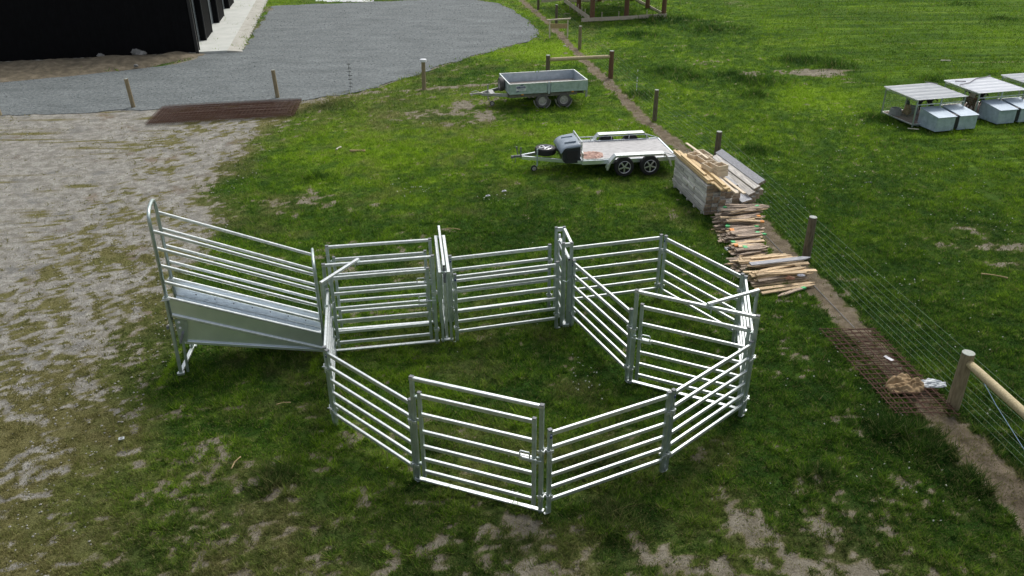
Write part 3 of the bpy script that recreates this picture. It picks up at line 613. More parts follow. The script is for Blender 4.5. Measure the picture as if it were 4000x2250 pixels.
# first: local x across the pair of beams, y along the slide (towards the camera = -y)
def slide1():
    root = empty("sliding_gate", (-1.325, 14.36, 0), R(7.3)); tag(root, "first sliding gate with twin overhead beams beside the race gates", "sliding gate", "sliding gates"); H_ = 1.60
    for x in (-.085, .085):
        mb = MB(); mb.bar((x, -.03, H_-.03), (x, 1.76, H_-.03), .062, .055, ch=.005); mb.build("top_beam", GALV, root)
        for y in (0, .80, 1.73):
            mb = MB(); rpost(mb, x, y, .01, H_-.058, .058, .05); mb.build("frame_post", GALVP, root)
    for y in (0, 1.73): mb = MB(); mb.bar((-.05, y, H_-.03), (.05, y, H_-.03), .04, .05); mb.build("crosspiece", GALVP, root)
    mb = MB(); mb.bar((-.12, .0, .05), (.12, .0, .05), .07, .03); mb.bar((0, 0.04, .04), (0, 1.75, .04), .05, .02); mb.build("sill", GALV, root)
    mb = MB(); mb.bar((0, .02, H_+.10), (0, 2.0, H_+.10), .05, .05, ch=.005); t = mb.build("slide_track", GALV, root)
    mb = MB(); mb.box((0, .014, H_+.10), (.034, .006, .034)); mb.build("track_end", BLACKP, t)
    mb = MB()
    for z in (.12, .37, .62, .88, 1.14, 1.40): mb.bar((0, .10, z), (0, .82, z), .03, .05)
    mb.bar((0, .08, .1), (0, .08, 1.45), .03, .05); mb.bar((0, .84, .1), (0, .84, 1.45), .03, .05); mb.bar((.01, .05, .03), (0, .06, .75), .02, .03); d = mb.build("sliding_door", GALV, root)
    mb = MB(); mb.box((0, .06, 1.60), (.05, .06, .12)); mb.box((0, -.02, 1.46), (.045, .05, .2)); mb.tube([(0, -.05, 1.40), (.03, -.06, 1.60)], .012, 6); mb.build("hanger", CAP, d)
slide1()
def slide2():
    root = empty("sliding_gate", (1.12, 14.98, 0), R(7.5)); tag(root, "second sliding gate with open box frame top near the yard middle", "sliding gate", "sliding gates"); D = .80
    for x, y in ((-.085, 0), (.085, 0), (-.085, D), (.085, D)):
        mb = MB(); rpost(mb, x, y, .01, 1.90, .055, .06); p = mb.build("frame_post", GALVP, root)
        mb = MB(); mb.box((x, y, 1.915), (.058, .062, .016)); mb.build("cap", CAP, p)
    mb = MB(); mb.bar((.085, .03, 1.88), (.085, D-.03, 1.88), .055, .05); mb.build("top_beam", GALV, root)
    for y in (0, D): mb = MB(); mb.bar((-.058, y, 1.87), (.058, y, 1.87), .05, .08); mb.build("crosspiece", GALV, root)
    mb = MB(); mb.bar((.025, -.09, 1.58), (.025, .95, 1.58), .055, .055); t = mb.build("slide_track", GALV, root)
    mb = MB(); mb.box((.025, -.094, 1.58), (.04, .006, .04)); mb.build("track_end", BLACKP, t)
    mb = MB(); rpost(mb, .025, -.04, .02, 1.54, .045, .05); mb.build("support_post", GALVP, root)
    mb = MB(); mb.bar((-.02, -.08, .02), (-.02, .9, .02), .09, .014); mb.box((.0, -.05, .045), (.13, .08, .07)); mb.build("sill", GALV, root)
    mb = MB()
    for z in (.15, .42, .70, .98, 1.26, 1.56): mb.bar((-.03, .06, z), (-.03, .74, z), .028, .15 if z < 1.5 else .06)
    mb.bar((-.03, .05, .1), (-.03, .05, 1.64), .03, .045); mb.bar((-.03, .75, .1), (-.03, .75, 1.64), .03, .045); d = mb.build("sliding_door", GALV, root)
    mb = MB(); mb.lathe([(.001, -.02), (.05, -.02), (.05, .02), (.001, .02)], (-.03, .70, 1.76), (1, 0, 0), 12); mb.build("roller", WHITE, d)
    mb = MB(); mb.tube([(-.10, -.05, 1.1), (-.02, -.09, 1.08), (.05, -.07, 1.13)], .010, 6); mb.build("handle", GALVP, root)
slide2()
# ------------------------------------------------------------------ loading ramp
def ramp():
    N1 = Vector((-6.35, 13.19, 0)); N0 = Vector((-3.70, 13.85, 0)); u = (N0-N1).normalized(); L_ = (N0-N1).length; w = .80
    root = empty("loading_ramp", N1, math.atan2(u.y, u.x)); tag(root, "galvanised livestock loading ramp with sloping rails and arched ends", "loading ramp")
    xs, xe = .07, L_-.02
    def zl(z1, z0, x): return z1+(z0-z1)*(x-xs)/(xe-xs)
    RT = [(2.98, 1.79), (2.65, 1.46), (2.31, 1.12), (1.98, .79)]
    for side, y in (("near", 0.0), ("far", w)):
        for (a_, b_) in RT:
            mb = MB(); mb.bar((xs, y, a_+(.04 if y else 0)), (xe, y, b_+(.05 if y else 0)), .045, .055, ch=.01); mb.build("side_rail", GALV, root)
        t0 = (1.66, .50); bt = (1.30, .16); k = 1 if y == 0 else -1
        mb = MB(); mb.poly([(xs, y, bt[0]), (xe, y, bt[1]), (xe, y, t0[1]), (xs, y, t0[0])], (0, .004*k, 0))
        sh = mb.build("side_sheet", SHEET, root)
        mb = MB(); mb.bar((xs, y, t0[0]), (xe, y, t0[1]), .045, .045, ch=.01); mb.build("top_rail", GALV, sh)
        # skirt below the floor
        mb = MB(); mb.poly([(xs+.14, y+.01*k, .70), (xe, y+.01*k, .12), (xe, y+.01*k, .18), (xs+.14, y+.01*k, 1.27)], (0, .004*k, 0)); mb.bar((xs+.13, y-.012*k, .70), (xe, y-.012*k, .12), .03, .05); mb.build("skirt_plate", SHEET, root)
        mb = MB(); mb.bar((xs, y-.012*k, 1.30), (xe, y-.012*k, .16), .05, .06, ch=.012); mb.build("floor_channel", GALV, root)
    mb = MB(); mb.poly([(xs, .03, 1.29), (xs, w-.03, 1.29), (xe, w-.03, .15), (xe, .03, .15)], (0, 0, .02))
    for i in range(14):
        x = xs+.15+i*.18; z = zl(1.31, .17, x); mb.bar((x, .05, z+.012), (x, w-.05, z+.012), .03, .025)
    mb.build("floor", SHEET, root)
    def arch(x, zt, z0, r, nm, mt):
        mb = MB(); pts = [(x, 0, z0), (x, 0, zt-.24)]
        for i in range(1, 12):
            t = math.pi*i/12; pts.append((x, w/2-w/2*math.copysign(abs(math.cos(t))**.7, math.cos(t)), zt-.24+.24*abs(math.sin(t))**.7))
        pts += [(x, w, zt-.24), (x, w, z0)]; mb.tube(pts, r, 10); return mb.build(nm, mt, root, smooth=True)
    arch(0.045, 3.34, 1.2, .032, "end_arch", GALVP); arch(xe-.0, 2.06, .05, .028, "end_arch", GALVP)
    for y in (0, w+.08):
        yy = y-(.0 if y == 0 else .08)
        mb = MB(); mb.bar((.03, yy, 1.70), (0 if y == 0 else .14, y if y == 0 else .98, .03), .06, .06, ch=.008); lg = mb.build("leg", GALVP, root)
        mb = MB(); mb.bar((.17, yy, .95), (.13, y, .05), .045, .045, ch=.006); mb.build("adjuster", GALVP, lg)
        mb = MB(); mb.box((.0 if y == 0 else .14, y if y == 0 else .98, .03), (.13, .09, .05)); mb.build("foot", GALV, lg)
        mb = MB(); mb.box((.03, yy-.01, 1.66), (.10, .09, .03)); mb.tube([(-.04, yy-.05, 1.64), (.1, yy-.05, 1.64)], .01, 6); mb.build("height_clamp", GALV, lg)
    mb = MB(); mb.bar((.0, .0, .05), (.15, 1.0, .05), .07, .055, ch=.006); mb.build("base_bar", GALV, root)
    mb = MB(); mb.bar((.13, .3, .5), (.13, w, .95), .04, .04); mb.build("cross_brace", GALV, root)
    # winch plate with holes and crank
    mb = MB(); mb.poly([(.10, -.03, 1.22), (.10, -.03, .72), (.24, -.03, .72), (.32, -.03, 1.22)], (0, .006, 0)); pl_ = mb.build("adjuster_plate", GALVP, root)
    mb = MB()
    for zz in (1.15, 1.03): mb.lathe([(.0, 0), (.026, 0)], (.165, -.033, zz), (0, 1, 0), 14)
    mb.build("adjuster_hole", WHITE, pl_)
    mb = MB(); mb.tube([(.20, -.03, .93), (.20, -.09, .93), (.13, -.10, .74)], .022, 8); mb.box((-.05, 0, 1.05), (.04, .05, .07)); mb.build("crank_handle", CAP, pl_)
    mb = MB()
    for i in range(7): mb.lathe([(.0, 0), (.012, 0), (.014, .006)], (xs+.35+i*.33, w-.012, zl(1.30, .16, xs+.35+i*.33)+.12), (0, 1, 0), 8)
    mb.build("bolt", CAP, root)
ramp()
# ------------------------------------------------------------------ fence on the right
wf = empty("wire_fence", (7.19, 18.09, 0)); off = Vector((7.19, 18.09, 0)); tag(wf, "long multi wire fence on round posts right of the yard", "fence")
PH = [1.14]*9; PRd = [.11, .115, .10, .095, .085, .11, .09, .085, .085]
posts = [(8.15, 9.5)]+FP[1:9]
for i, (x, y) in enumerate(posts):
    r = PRd[i]; hgt = 1.14 if i != 5 else 1.18; mb = MB()
    mb.lathe([(0, -.3), (r, -.3), (r*1.02, .3), (r*.96, .8), (r*.93, hgt), (0, hgt)], (x, y, 0)-off.xyz if False else Vector((x, y, 0))-off, (0, 0, 1), 16)
    p = mb.build("post", [POST, POSTY, POST, POST, POST, RUSTP, POSTY, POST, POST][i], wf, smooth=False)
    mb = MB(); mb.lathe([(r*.93, hgt-.004), (r*.90, hgt+.008), (0, hgt+.012)], Vector((x, y, 0))-off, (0, 0, 1), 16); mb.build("post_top", POSTT, p)
def logrod(a_, b_, r, nm, mt, par):
    mb = MB(); pts = [Vector(a_).lerp(Vector(b_), t) for t in (0, .1, .3, .5, .7, .9, 1)]; mb.tube(pts, r, 12, taper=[.9, 1, 1.02, 1, .98, .97, .8]); return mb.build(nm, mt, par, smooth=True)
logrod(Vector((7.88, 11.9, .98))-off, Vector((8.12, 9.6, .98))-off, .075, "strainer_rail", RAIL, wf)
rp = (1.645, 36.72); logrod(Vector((rp[0]+.05, rp[1], 0.93))-off, Vector((4.42, 37.2, .95))-off, .085, "strainer_rail", RAIL, wf)
mb = MB(); mb.lathe([(0, -.3), (.10, -.3), (.095, 1.12), (0, 1.12)], Vector((rp[0], rp[1], 0))-off, (0, 0, 1), 14); p = mb.build("post", POST, wf)
mb = MB(); mb.lathe([(.097, 1.11), (.09, 1.13), (0, 1.135)], Vector((rp[0], rp[1], 0))-off, (0, 0, 1), 14); mb.build("post_top", POSTT, p)
line = [(8.55, 5.9)]+FP[1:]
for z in (.10, .22, .34, .47, .60, .75, .90, 1.06):
    mb = MB(); mb.tube([Vector((x+.11, y, z))-off for x, y in line], .0019, 5); mb.build("wire", WIRE, wf)
mb = MB(); mb.tube([Vector((7.98, 11.95, .95))-off, Vector((8.06, 11.2, .62))-off, Vector((8.24, 9.6, .08))-off], .006, 5); mb.build("stay_wire", BWIRE, wf)
dp = P2(1598, 232); mb = MB()
for z in (.1, .22, .3, .34, .47, .6, .9): mb.box(Vector((dp[0]+.05, dp[1], z))-off, (.03, .03, .07))
mb.build("batten", WHITE, wf)
mb = MB(); mb.tube([Vector((7.19-.40+.112*(18.09-y), y, .012))-off for y in (21.5, 19.8, 18.09, 16.5, 14.8)], .007, 6); mb.build("ground_cable", CAP, wf)
# left line of posts beside the driveway
for (x, y), tp, lean, lab in [((-19.96, 31.55), 0, .10, "leaning wooden post at the left edge of the photo by the driveway"), ((-15.18, 32.62), 0, .05, "pale wooden post beside the driveway left of the rusty mesh"), ((-9.74, 34.04), 0, .04, "pale wooden post standing at the right end of the rusty mesh by the driveway"), ((-3.75, 35.38), 1, -.02, "wooden post with white cap left of the silver tipping trailer")]:
    root = empty("wooden_post", (x, y, 0)); tag(root, lab, "post", "posts along the driveway")
    mb = MB(); r = .085 if not tp else .09; hgt = 1.14 if not tp else 1.16
    mb.lathe([(0, -.3), (r, -.3), (r*.93, hgt), (0, hgt)], (0, 0, 0), (-lean, 0, 1), 14); mb.build("shaft", POSTY, root)
    if tp: mb = MB(); mb.lathe([(0.0, hgt-.005), (.15, hgt), (.14, hgt+.10), (0, hgt+.13)], (0, 0, 0), (-lean, 0, 1), 14); mb.build("post_cap", WHITE, root)
    else: mb = MB(); mb.lathe([(r*.93, hgt-.004), (0, hgt+.02)], (0, 0, 0), (-lean, 0, 1), 14); mb.build("post_top", POSTT, root)
dr_ = at(883, 225); root = empty("fence_batten", (dr_.x, dr_.y, 0)); tag(root, "dark notched batten standing alone before the gravel driveway", "batten")
mb = MB(); [mb.box((0.02*(k % 2), 0, .12+k*.16), (.16, .03, .035)) for k in range(7)]; mb.build("notch", CAP, root)
mb = MB(); mb.bar((0, .0, 0), (0, 0, 1.15), .03, .02); mb.build("spine", DRAW, root)
# ------------------------------------------------------------------ pole frame building at the top
pf = empty("pole_shed", (4.9, 52, 0)); tag(pf, "half built pole shed with brown poles and pale base boards", "pole shed"); po = Vector((4.9, 52, 0))
c_nl, c_nr, c_fl, c_fr = Vector((4.95, 52.1, 0)), Vector((9.62, 53.35, 0)), Vector((3.87, 59.4, 0)), Vector((8.6, 60.6, 0))
def lrp(t, s_): return (c_nl.lerp(c_nr, t)).lerp(c_fl.lerp(c_fr, t), s_)
for (t, s_) in ((0.01, 0), (.99, 0), (.5, .06), (0.0, .48), (1.0, .5), (0, 1), (1, 1), (.5, 1)):
    q = lrp(t, s_)-po; mb = MB(); mb.lathe([(0, -.3), (.15, -.3), (.14, 2.9), (0, 2.9)], q, (0, 0, 1), 12); mb.build("pole", RUSTP, pf)
def brd(a_, b_, z0, z1, th=.04):
    mb = MB(); mb.bar(Vector((a_.x, a_.y, (z0+z1)/2)), Vector((b_.x, b_.y, (z0+z1)/2)), th, z1-z0, ch=.003); mb.build("base_board", BOARD, pf)
lo = lrp(-.14, -.02)-po; brd(lo, lrp(.62, -.03)-po, .0, .22); brd(lrp(.63, -.03)-po, lrp(1.02, -.025)-po, .02, .24); brd(lrp(-.03, 0)-po, lrp(-.03, 1)-po, .04, .30); brd(lrp(1.03, 0)-po, lrp(1.03, 1)-po, .0, .16); brd(lrp(-.03, 1.02)-po, lrp(1.03, 1.02)-po, 0, .2); brd(Vector((2.1, 57.9, 0))-po+Vector((0, 0, .0)), Vector((3.9, 58.9, 0))-po, .25, .45)
for (t, s_, hh) in ((.12, -.05, .55), (.36, -.02, .5), (.75, -.01, .5), (-.05, .10, .6), (-.05, .22, .6), (-.05, .36, .6), (-.05, .52, .65), (-.05, .7, .6)):
    q = lrp(t, s_)-po; mb = MB(); mb.bar(q, q+Vector((0, 0, hh)), .09, .04); mb.build("peg", BOARD, pf)
mb = MB(); zz = 2.85; mb.poly([lrp(-.1, -.1)-po+Z*zz, lrp(1.1, -.1)-po+Z*zz, lrp(1.1, 1.1)-po+Z*(zz+.7), lrp(-.1, 1.1)-po+Z*(zz+.7)], (0, 0, .06)); mb.build("roof", OLDG, pf)
tb = at(442, 0); a_ = P2(1387, 94); b_ = P2(1423, 94)
root = empty("timber_trestle", ((a_[0]+b_[0])/2, a_[1], 0)); tag(root, "small timber trestle behind the fence post near the pole shed", "trestle"); hw = (b_[0]-a_[0])/2+.1
mb = MB(); mb.bar((-hw-.15, 0, .93), (hw+.15, 0, 1.0), .12, .06); mb.build("top_board", BOARD, root)
for s_ in (-1, 1):
    for t_ in (-.2, .2): mb = MB(); mb.bar((s_*hw, 0, .92), (s_*hw, t_, 0), .06, .04); mb.build("leg", BOARD, root)
mb = MB(); mb.bar((-hw, .03, .6), (hw, .03, .6), .03, .25); mb.build("back_board", BONEY, root)
# ------------------------------------------------------------------ reinforcing mesh sheets
def rmesh(c0, c1, c3, nl, nw, z, lab, grp, jit=.0, r=.006, ext=.06):
    a_ = Vector((*c0, 0)); u = Vector((*c1, 0))-a_; v = Vector((*c3, 0))-a_; root = MB()
    rr = random.Random(int(z*1000)+nl)
    for i in range(nl+1):
        t = i/nl; p = a_+u*t; q = [p-v*ext/v.length, p+v*.33+Z*rr.uniform(0, .02), p+v*.66+Z*rr.uniform(0, .02), p+v*(1+ext/v.length)]
        root.tube([x+Z*z+Vector((rr.uniform(-jit, jit), 0, 0)) for x in q], r, 5)
    for j in range(nw+1):
        t = j/nw; p = a_+v*t; q = [p-u*ext/u.length, p+u*.33+Z*rr.uniform(0, .02), p+u*.66+Z*rr.uniform(0, .02), p+u*(1+ext/u.length)]
        root.tube([x+Z*(z+.011)+Vector((0, rr.uniform(-jit, jit), 0)) for x in q], r, 5)
    tag(root.build("reinforcing_mesh", RUST), lab, "steel mesh", grp)
rmesh((6.5, 14.5), (7.48, 14.62), (6.80, 11.80), 6, 17, .085, "lower rusty mesh sheet under the burlap sack by the fence", "rusty mesh sheets by the fence", r=.008)
rmesh((6.36, 14.55), (7.38, 14.52), (6.72, 11.66), 7, 19, .12, "upper rusty mesh sheet directly under the burlap sack by the fence", "rusty mesh sheets by the fence", r=.008)
for k, (dx, dy) in enumerate(((0, 0), (.08, .06), (-.05, .03), (.04, -.05), (.1, .01))):
    rmesh((-13.6+dx, 30.0+dy), (-8.45+dx, 31.0+dy), (-13.85+dx, 32.35+dy), 34, 16, .04+.025*k, ["lowest", "second lowest", "middle", "second highest", "topmost"][k]+" rusty mesh sheet in the stack by the driveway edge", "rusty mesh sheets by the driveway", r=.006)
# ------------------------------------------------------------------ crumpled cloths
def crumple(name, mt, c, rx, ry, h, seed, lab, cat, par=None, flat=.25):
    n = 34; vs = []; a_ = np.linspace(-1, 1, n); X, Y = np.meshgrid(a_, a_); th = np.arctan2(Y, X)
    rad = np.hypot(X, Y); bd = .72+.28*fbm(np.cos(th)*1.3+seed, np.sin(th)*1.3, 1., seed, 3)
    sq = np.maximum(np.abs(X), np.abs(Y))/np.maximum(rad, 1e-6); x = X*sq*bd*rx*1.0; y = Y*sq*bd*ry
    f = fbm(X*1.0+seed, Y*1.4, .8, seed+3, 3); f = np.abs(f-.5)*2; f2 = fbm(X+seed, Y*1.2, .35, seed+5, 3)
    z = h*((1-rad**2*.45).clip(flat, 1)*(.35+.65*f)+.30*(f2-.5)); z = np.where(np.maximum(np.abs(X), np.abs(Y)) > .97, 0, z).clip(0)
    mb = MB(); mb.add(np.stack([x, y, z], -1).reshape(-1, 3).tolist(), [(j*n+i, j*n+i+1, (j+1)*n+i+1, (j+1)*n+i) for j in range(n-1) for i in range(n-1)])
    o = mb.build(name, mt, par, loc=c, smooth=True); tag(o, lab, cat); return o
crumple("burlap_sack", SACK, (7.22, 12.50, .10), .42, .27, .24, 3, "crumpled brown burlap sack on the rusty mesh by the fence", "sack")
crumple("plastic_sheet", POLY, (7.74, 12.55, .12), .30, .16, .08, 8, "crumpled clear plastic sheet beside the burlap sack", "plastic sheet")
o = at(2232, 916); mb = MB(); mb.box((0, 0, 0), (.075, .19, .004), ch=.001); tag(mb.build("paper_tag", PAPER, loc=(o.x, o.y, .135), rotz=R(28)), "white paper tag lying on the rusty mesh", "tag")
# ------------------------------------------------------------------ wheels
def wheel(par, c, ax, r, w, kind, tyre):
    c = Vector(c); ax = Vector(ax).normalized(); rr = r*.64
    mb = MB(); mb.lathe([(rr, -w/2), (r*.93, -w/2), (r*.985, -w*.36), (r, -w*.2), (r, w*.2), (r*.985, w*.36), (r*.93, w/2), (rr, w/2), (rr*.97, w*.3), (rr*.97, -w*.3), (rr, -w/2)], c, ax, 32); wh = mb.build("wheel", tyre, par, smooth=False)
    if kind == 'steel':
        mb = MB(); mb.lathe([(rr, w*.46), (rr*.92, w*.40), (rr*.86, w*.2), (rr*.55, w*.30), (rr*.5, w*.22), (rr*.30, w*.22), (rr*.28, w*.42), (0, w*.45)], c, ax, 24); mb.build("rim", RIMD, wh)
    else:
        mb = MB(); mb.lathe([(rr, w*.38), (rr*.9, w*.1), (0, w*.05)], c, ax, 24); mb.build("rim_recess", DARKM, wh)
        mb = MB(); mb.lathe([(rr*1.0, w*.5), (rr*.96, w*.52), (rr*.90, w*.44)], c, ax, 32); mb.lathe([(rr*.2, w*.3), (rr*.2, w*.47), (0, w*.5)], c, ax, 16)
        u = Vector((0, 0, 1)) if abs(ax.z) < .9 else Vector((1, 0, 0)); x = ax.cross(u).normalized(); y = ax.cross(x).normalized()
        for k in range(5):
            an = 2*math.pi*k/5+math.pi/2; dd = x*math.cos(an)+y*math.sin(an); mb.bar(c+ax*w*.42+dd*rr*.12, c+ax*w*.42+dd*rr*.93, rr*.22, .02, up=ax, ch=.003)
        mb.build("rim", ALLOY, wh)
    return wh
def text(s_, size, mt, par, loc, rot, name):
    cu = bpy.data.curves.new(name, 'FONT'); cu.body = s_; cu.size = size; cu.extrude = .001; cu.align_x = 'CENTER'; cu.align_y = 'CENTER'; o = bpy.data.objects.new(name, cu); col.objects.link(o)
    bpy.context.view_layer.update(); dg = bpy.context.evaluated_depsgraph_get(); me_ = bpy.data.meshes.new_from_object(o.evaluated_get(dg)); col.objects.unlink(o); bpy.data.objects.remove(o)
    me_.materials.clear(); me_.materials.append(mt); q = bpy.data.objects.new(name, me_); col.objects.link(q); q.parent = par; q.location = loc; q.rotation_euler = rot; return q
# ------------------------------------------------------------------ tipping trailer (far)
def trailer1():
    root = empty("box_trailer", (-.04, 31.9, 0), R(12.6)); tag(root, "silver box trailer with muddy twin wheels and spare wheel on front", "trailer"); Lb, Wb, z0, z1 = 3.15, 1.9, .60, 1.0
    mb = MB(); mb.box((Lb/2, Wb/2, z0+.02), (Lb, Wb, .05)); mb.build("floor", PLY2, root)
    def side(a_, b_, nm, n_):   # board between two corners, split by a centre pillar when n_ = 2
        a_ = Vector(a_); b_ = Vector(b_); d = (b_-a_); un = d.normalized(); nn = Vector((un.y, -un.x, 0))
        sb = MB(); segs = [(0, 1)] if n_ == 1 else [(0, .475), (.525, 1)]
        for s0, s1 in segs: sb.bar(a_.lerp(b_, s0)+un*.03+Z*(z0+z1)/2, a_.lerp(b_, s1)-un*.03+Z*(z0+z1)/2, .03, z1-z0-.03, ch=.003)
        p_ = sb.build(nm, OLDG, root)
        sb = MB()
        for s0, s1 in segs:
            sb.bar(a_.lerp(b_, s0)+Z*(z1+.0), a_.lerp(b_, s1)+Z*(z1+.0), .045, .03)
        sb.build("top_rail", GALV, p_)
        sb = MB()
        for s0, s1 in segs:
            for t_ in (s0, s1): q = a_.lerp(b_, t_)+un*(.02 if t_ == s0 else -.02)+nn*.004; sb.bar(q+Z*z0, q+Z*(z1-.02), .04, .04)
            sb.bar(a_.lerp(b_, s0)+nn*.006+Z*(z0+.03), a_.lerp(b_, s1)+nn*.006+Z*(z0+.03), .035, .05)
        sb.build("edge_frame", OLDG, p_)
        if n_ == 2:
            q = a_.lerp(b_, .5); sb = MB(); sb.bar(q+Z*(z0-.04), q+Z*(z1+.02), .05, .09); sb.box(q+nn*.03+Z*(z1-.16), (.04, .03, .12)); sb.build("centre_pillar", OLDGI, root)
        # inner face liner
        sb = MB(); sb.bar(a_-nn*.018+un*.04+Z*(z0+z1)/2, b_-nn*.018-un*.04+Z*(z0+z1)/2, .006, z1-z0-.06, ch=.001); sb.build("inner_lining", OLDGI, p_)
    side((0, 0, 0), (Lb, 0, 0), "drop_side", 2); side((Lb, Wb, 0), (0, Wb, 0), "drop_side", 2); side((Lb, 0, 0), (Lb, Wb, 0), "tailboard", 1); side((0, Wb, 0), (0, 0, 0), "headboard", 1)
    mb = MB()
    for y in (.35, Wb-.35): mb.bar((-.05, y, .50), (Lb-.05, y, .50), .07, .16)
    for x in (.1, 1.0, 2.0, 3.0): mb.bar((x, .05, .52), (x, Wb-.05, .52), .06, .08)
    mb.bar((0, .08, .52), (2.75, .08, .50), .05, .12); mb.build("chassis", CHAS, root)
    cp = Vector((-1.2, Wb/2, .46)); mb = MB(); mb.bar((.0, .33, .50), (-.95, Wb/2-.07, .47), .06, .13, h2=.10); mb.bar((0, Wb-.33, .50), (-.95, Wb/2+.07, .47), .06, .13, h2=.10); mb.bar((-.55, .6, .52), (-.55, Wb-.6, .52), .2, .02); db = mb.build("drawbar", DRAW, root)
    mb = MB(); mb.bar((-.90, Wb/2, .49), (-1.30, Wb/2, .49), .09, .08, w2=.05, h2=.05); mb.lathe([(0, 0), (.06, 0), (.055, .07), (0, .09)], (-1.36, Wb/2, .44), (0, 0, 1), 12); mb.tube([(-1.05, Wb/2, .55), (-1.2, Wb/2, .6), (-1.35, Wb/2, .56)], .018, 6); mb.build("coupling", RIMD, db)
    mb = MB(); mb.tube([(-.72, Wb/2-.16, .30), (-.72, Wb/2-.16, .86)], .026, 8); mb.tube([(-.72, Wb/2-.16, .86), (-.66, Wb/2-.16, .88), (-.66, Wb/2-.16, .98)], .011, 6); mb.tube([(-.72, Wb/2-.16, .3), (-.6, Wb/2-.16, .12)], .02, 6)
    jk = mb.build("jockey_stand", DRAW, db); wheel(jk, (-.56, Wb/2-.16, .10), (0, -1, 0), .10, .06, 'steel', RUBBERD)
    for x in (1.33, 2.21):
        for y, s_ in ((.10, -1), (Wb-.10, 1)):
            wheel(root, (x, y, .27), (0, s_, 0), .27, .17, 'steel', RUBBERD)
            mb = MB(); mb.lathe([(.335, -.10), (.34, .0), (.335, .10)], (x, y, .28), (0, 1, 0), 20, a0=R(0), a1=R(180)); mb.lathe([(.33, .10), (.30, .105)], (x, y, .28), (0, 1, 0), 20, a0=0, a1=R(180))
            g_ = mb.build("mudguard", CHAS if s_ > 0 else RIMD, root)
            sol = g_.modifiers.new("th", 'SOLIDIFY'); sol.thickness = .012
    wheel(root, (-.14, Wb/2+.05, .80), (-1, 0, 0), .27, .17, 'steel', RUBBERD)
    for x in (.5, 2.55): mb = MB(); mb.box((x, -.02, .585), (.09, .02, .045)); mb.build("side_marker", AMBER, root)
    mb = MB(); mb.box((Lb+.02, .12, .50), (.03, .16, .30)); mb.box((Lb+.02, Wb-.12, .50), (.03, .16, .3)); mb.box((Lb-.02, .05, .47), (.06, .05, .3)); mb.build("rear_lamp_bracket", DRAW, root)
    # sign on the side
    sg = MB(); sg.box((.44, -.022, .83), (.40, .006, .19), ch=.001); sgo = sg.build("side_sign", WHITE, root)
    sg = MB(); sg.box((.44, -.0265, .868), (.36, .003, .075), ch=.0005); sg.poly([(.40, -.024, .935), (.50, -.024, .935), (.56, -.024, .975), (.46, -.024, .975)], (0, -.003, 0)); sg.poly([(.22, -.024, .69), (.32, -.024, .69), (.38, -.024, .73), (.28, -.024, .73)], (0, -.003, 0)); sg.build("sign_band", BLUE, sgo)
    text("Ifor Williams", .062, WHITE, sgo, (.44, -.029, .868), (R(90), 0, 0), "sign_lettering"); text("Trailers", .085, BLUE, sgo, (.44, -.0265, .785), (R(90), 0, 0), "sign_lettering")
    return root
t1 = trailer1()
def t1w(x, y, z): return t1.matrix_world @ Vector((x, y, z)) if False else Vector((-.04, 31.9, 0))+Matrix.Rotation(R(12.6), 3, 'Z') @ Vector((x, y, z))
for k, (x, y, L_, a_) in enumerate(((.75, 1.05, .5, 20), (1.35, 1.0, .6, -15), (1.2, .8, .4, 50), (1.75, 1.2, .45, 8))):
    mb = MB(); mb.box((0, 0, 0), (L_, .07, .03)); q = t1w(x, y, .67+.03*(k % 2)); tag(mb.build("wood_offcut", BONEY, loc=q, rotz=R(a_)), "scrap wood offcut among rubbish on the box trailer floor", "offcut", "wood offcuts in the box trailer")
q = t1w(1.35, 1.1, .65); crumple("rubbish_rag", BONE, q, .35, .2, .08, 14, "small crumpled rag on the box trailer floor", "rag")
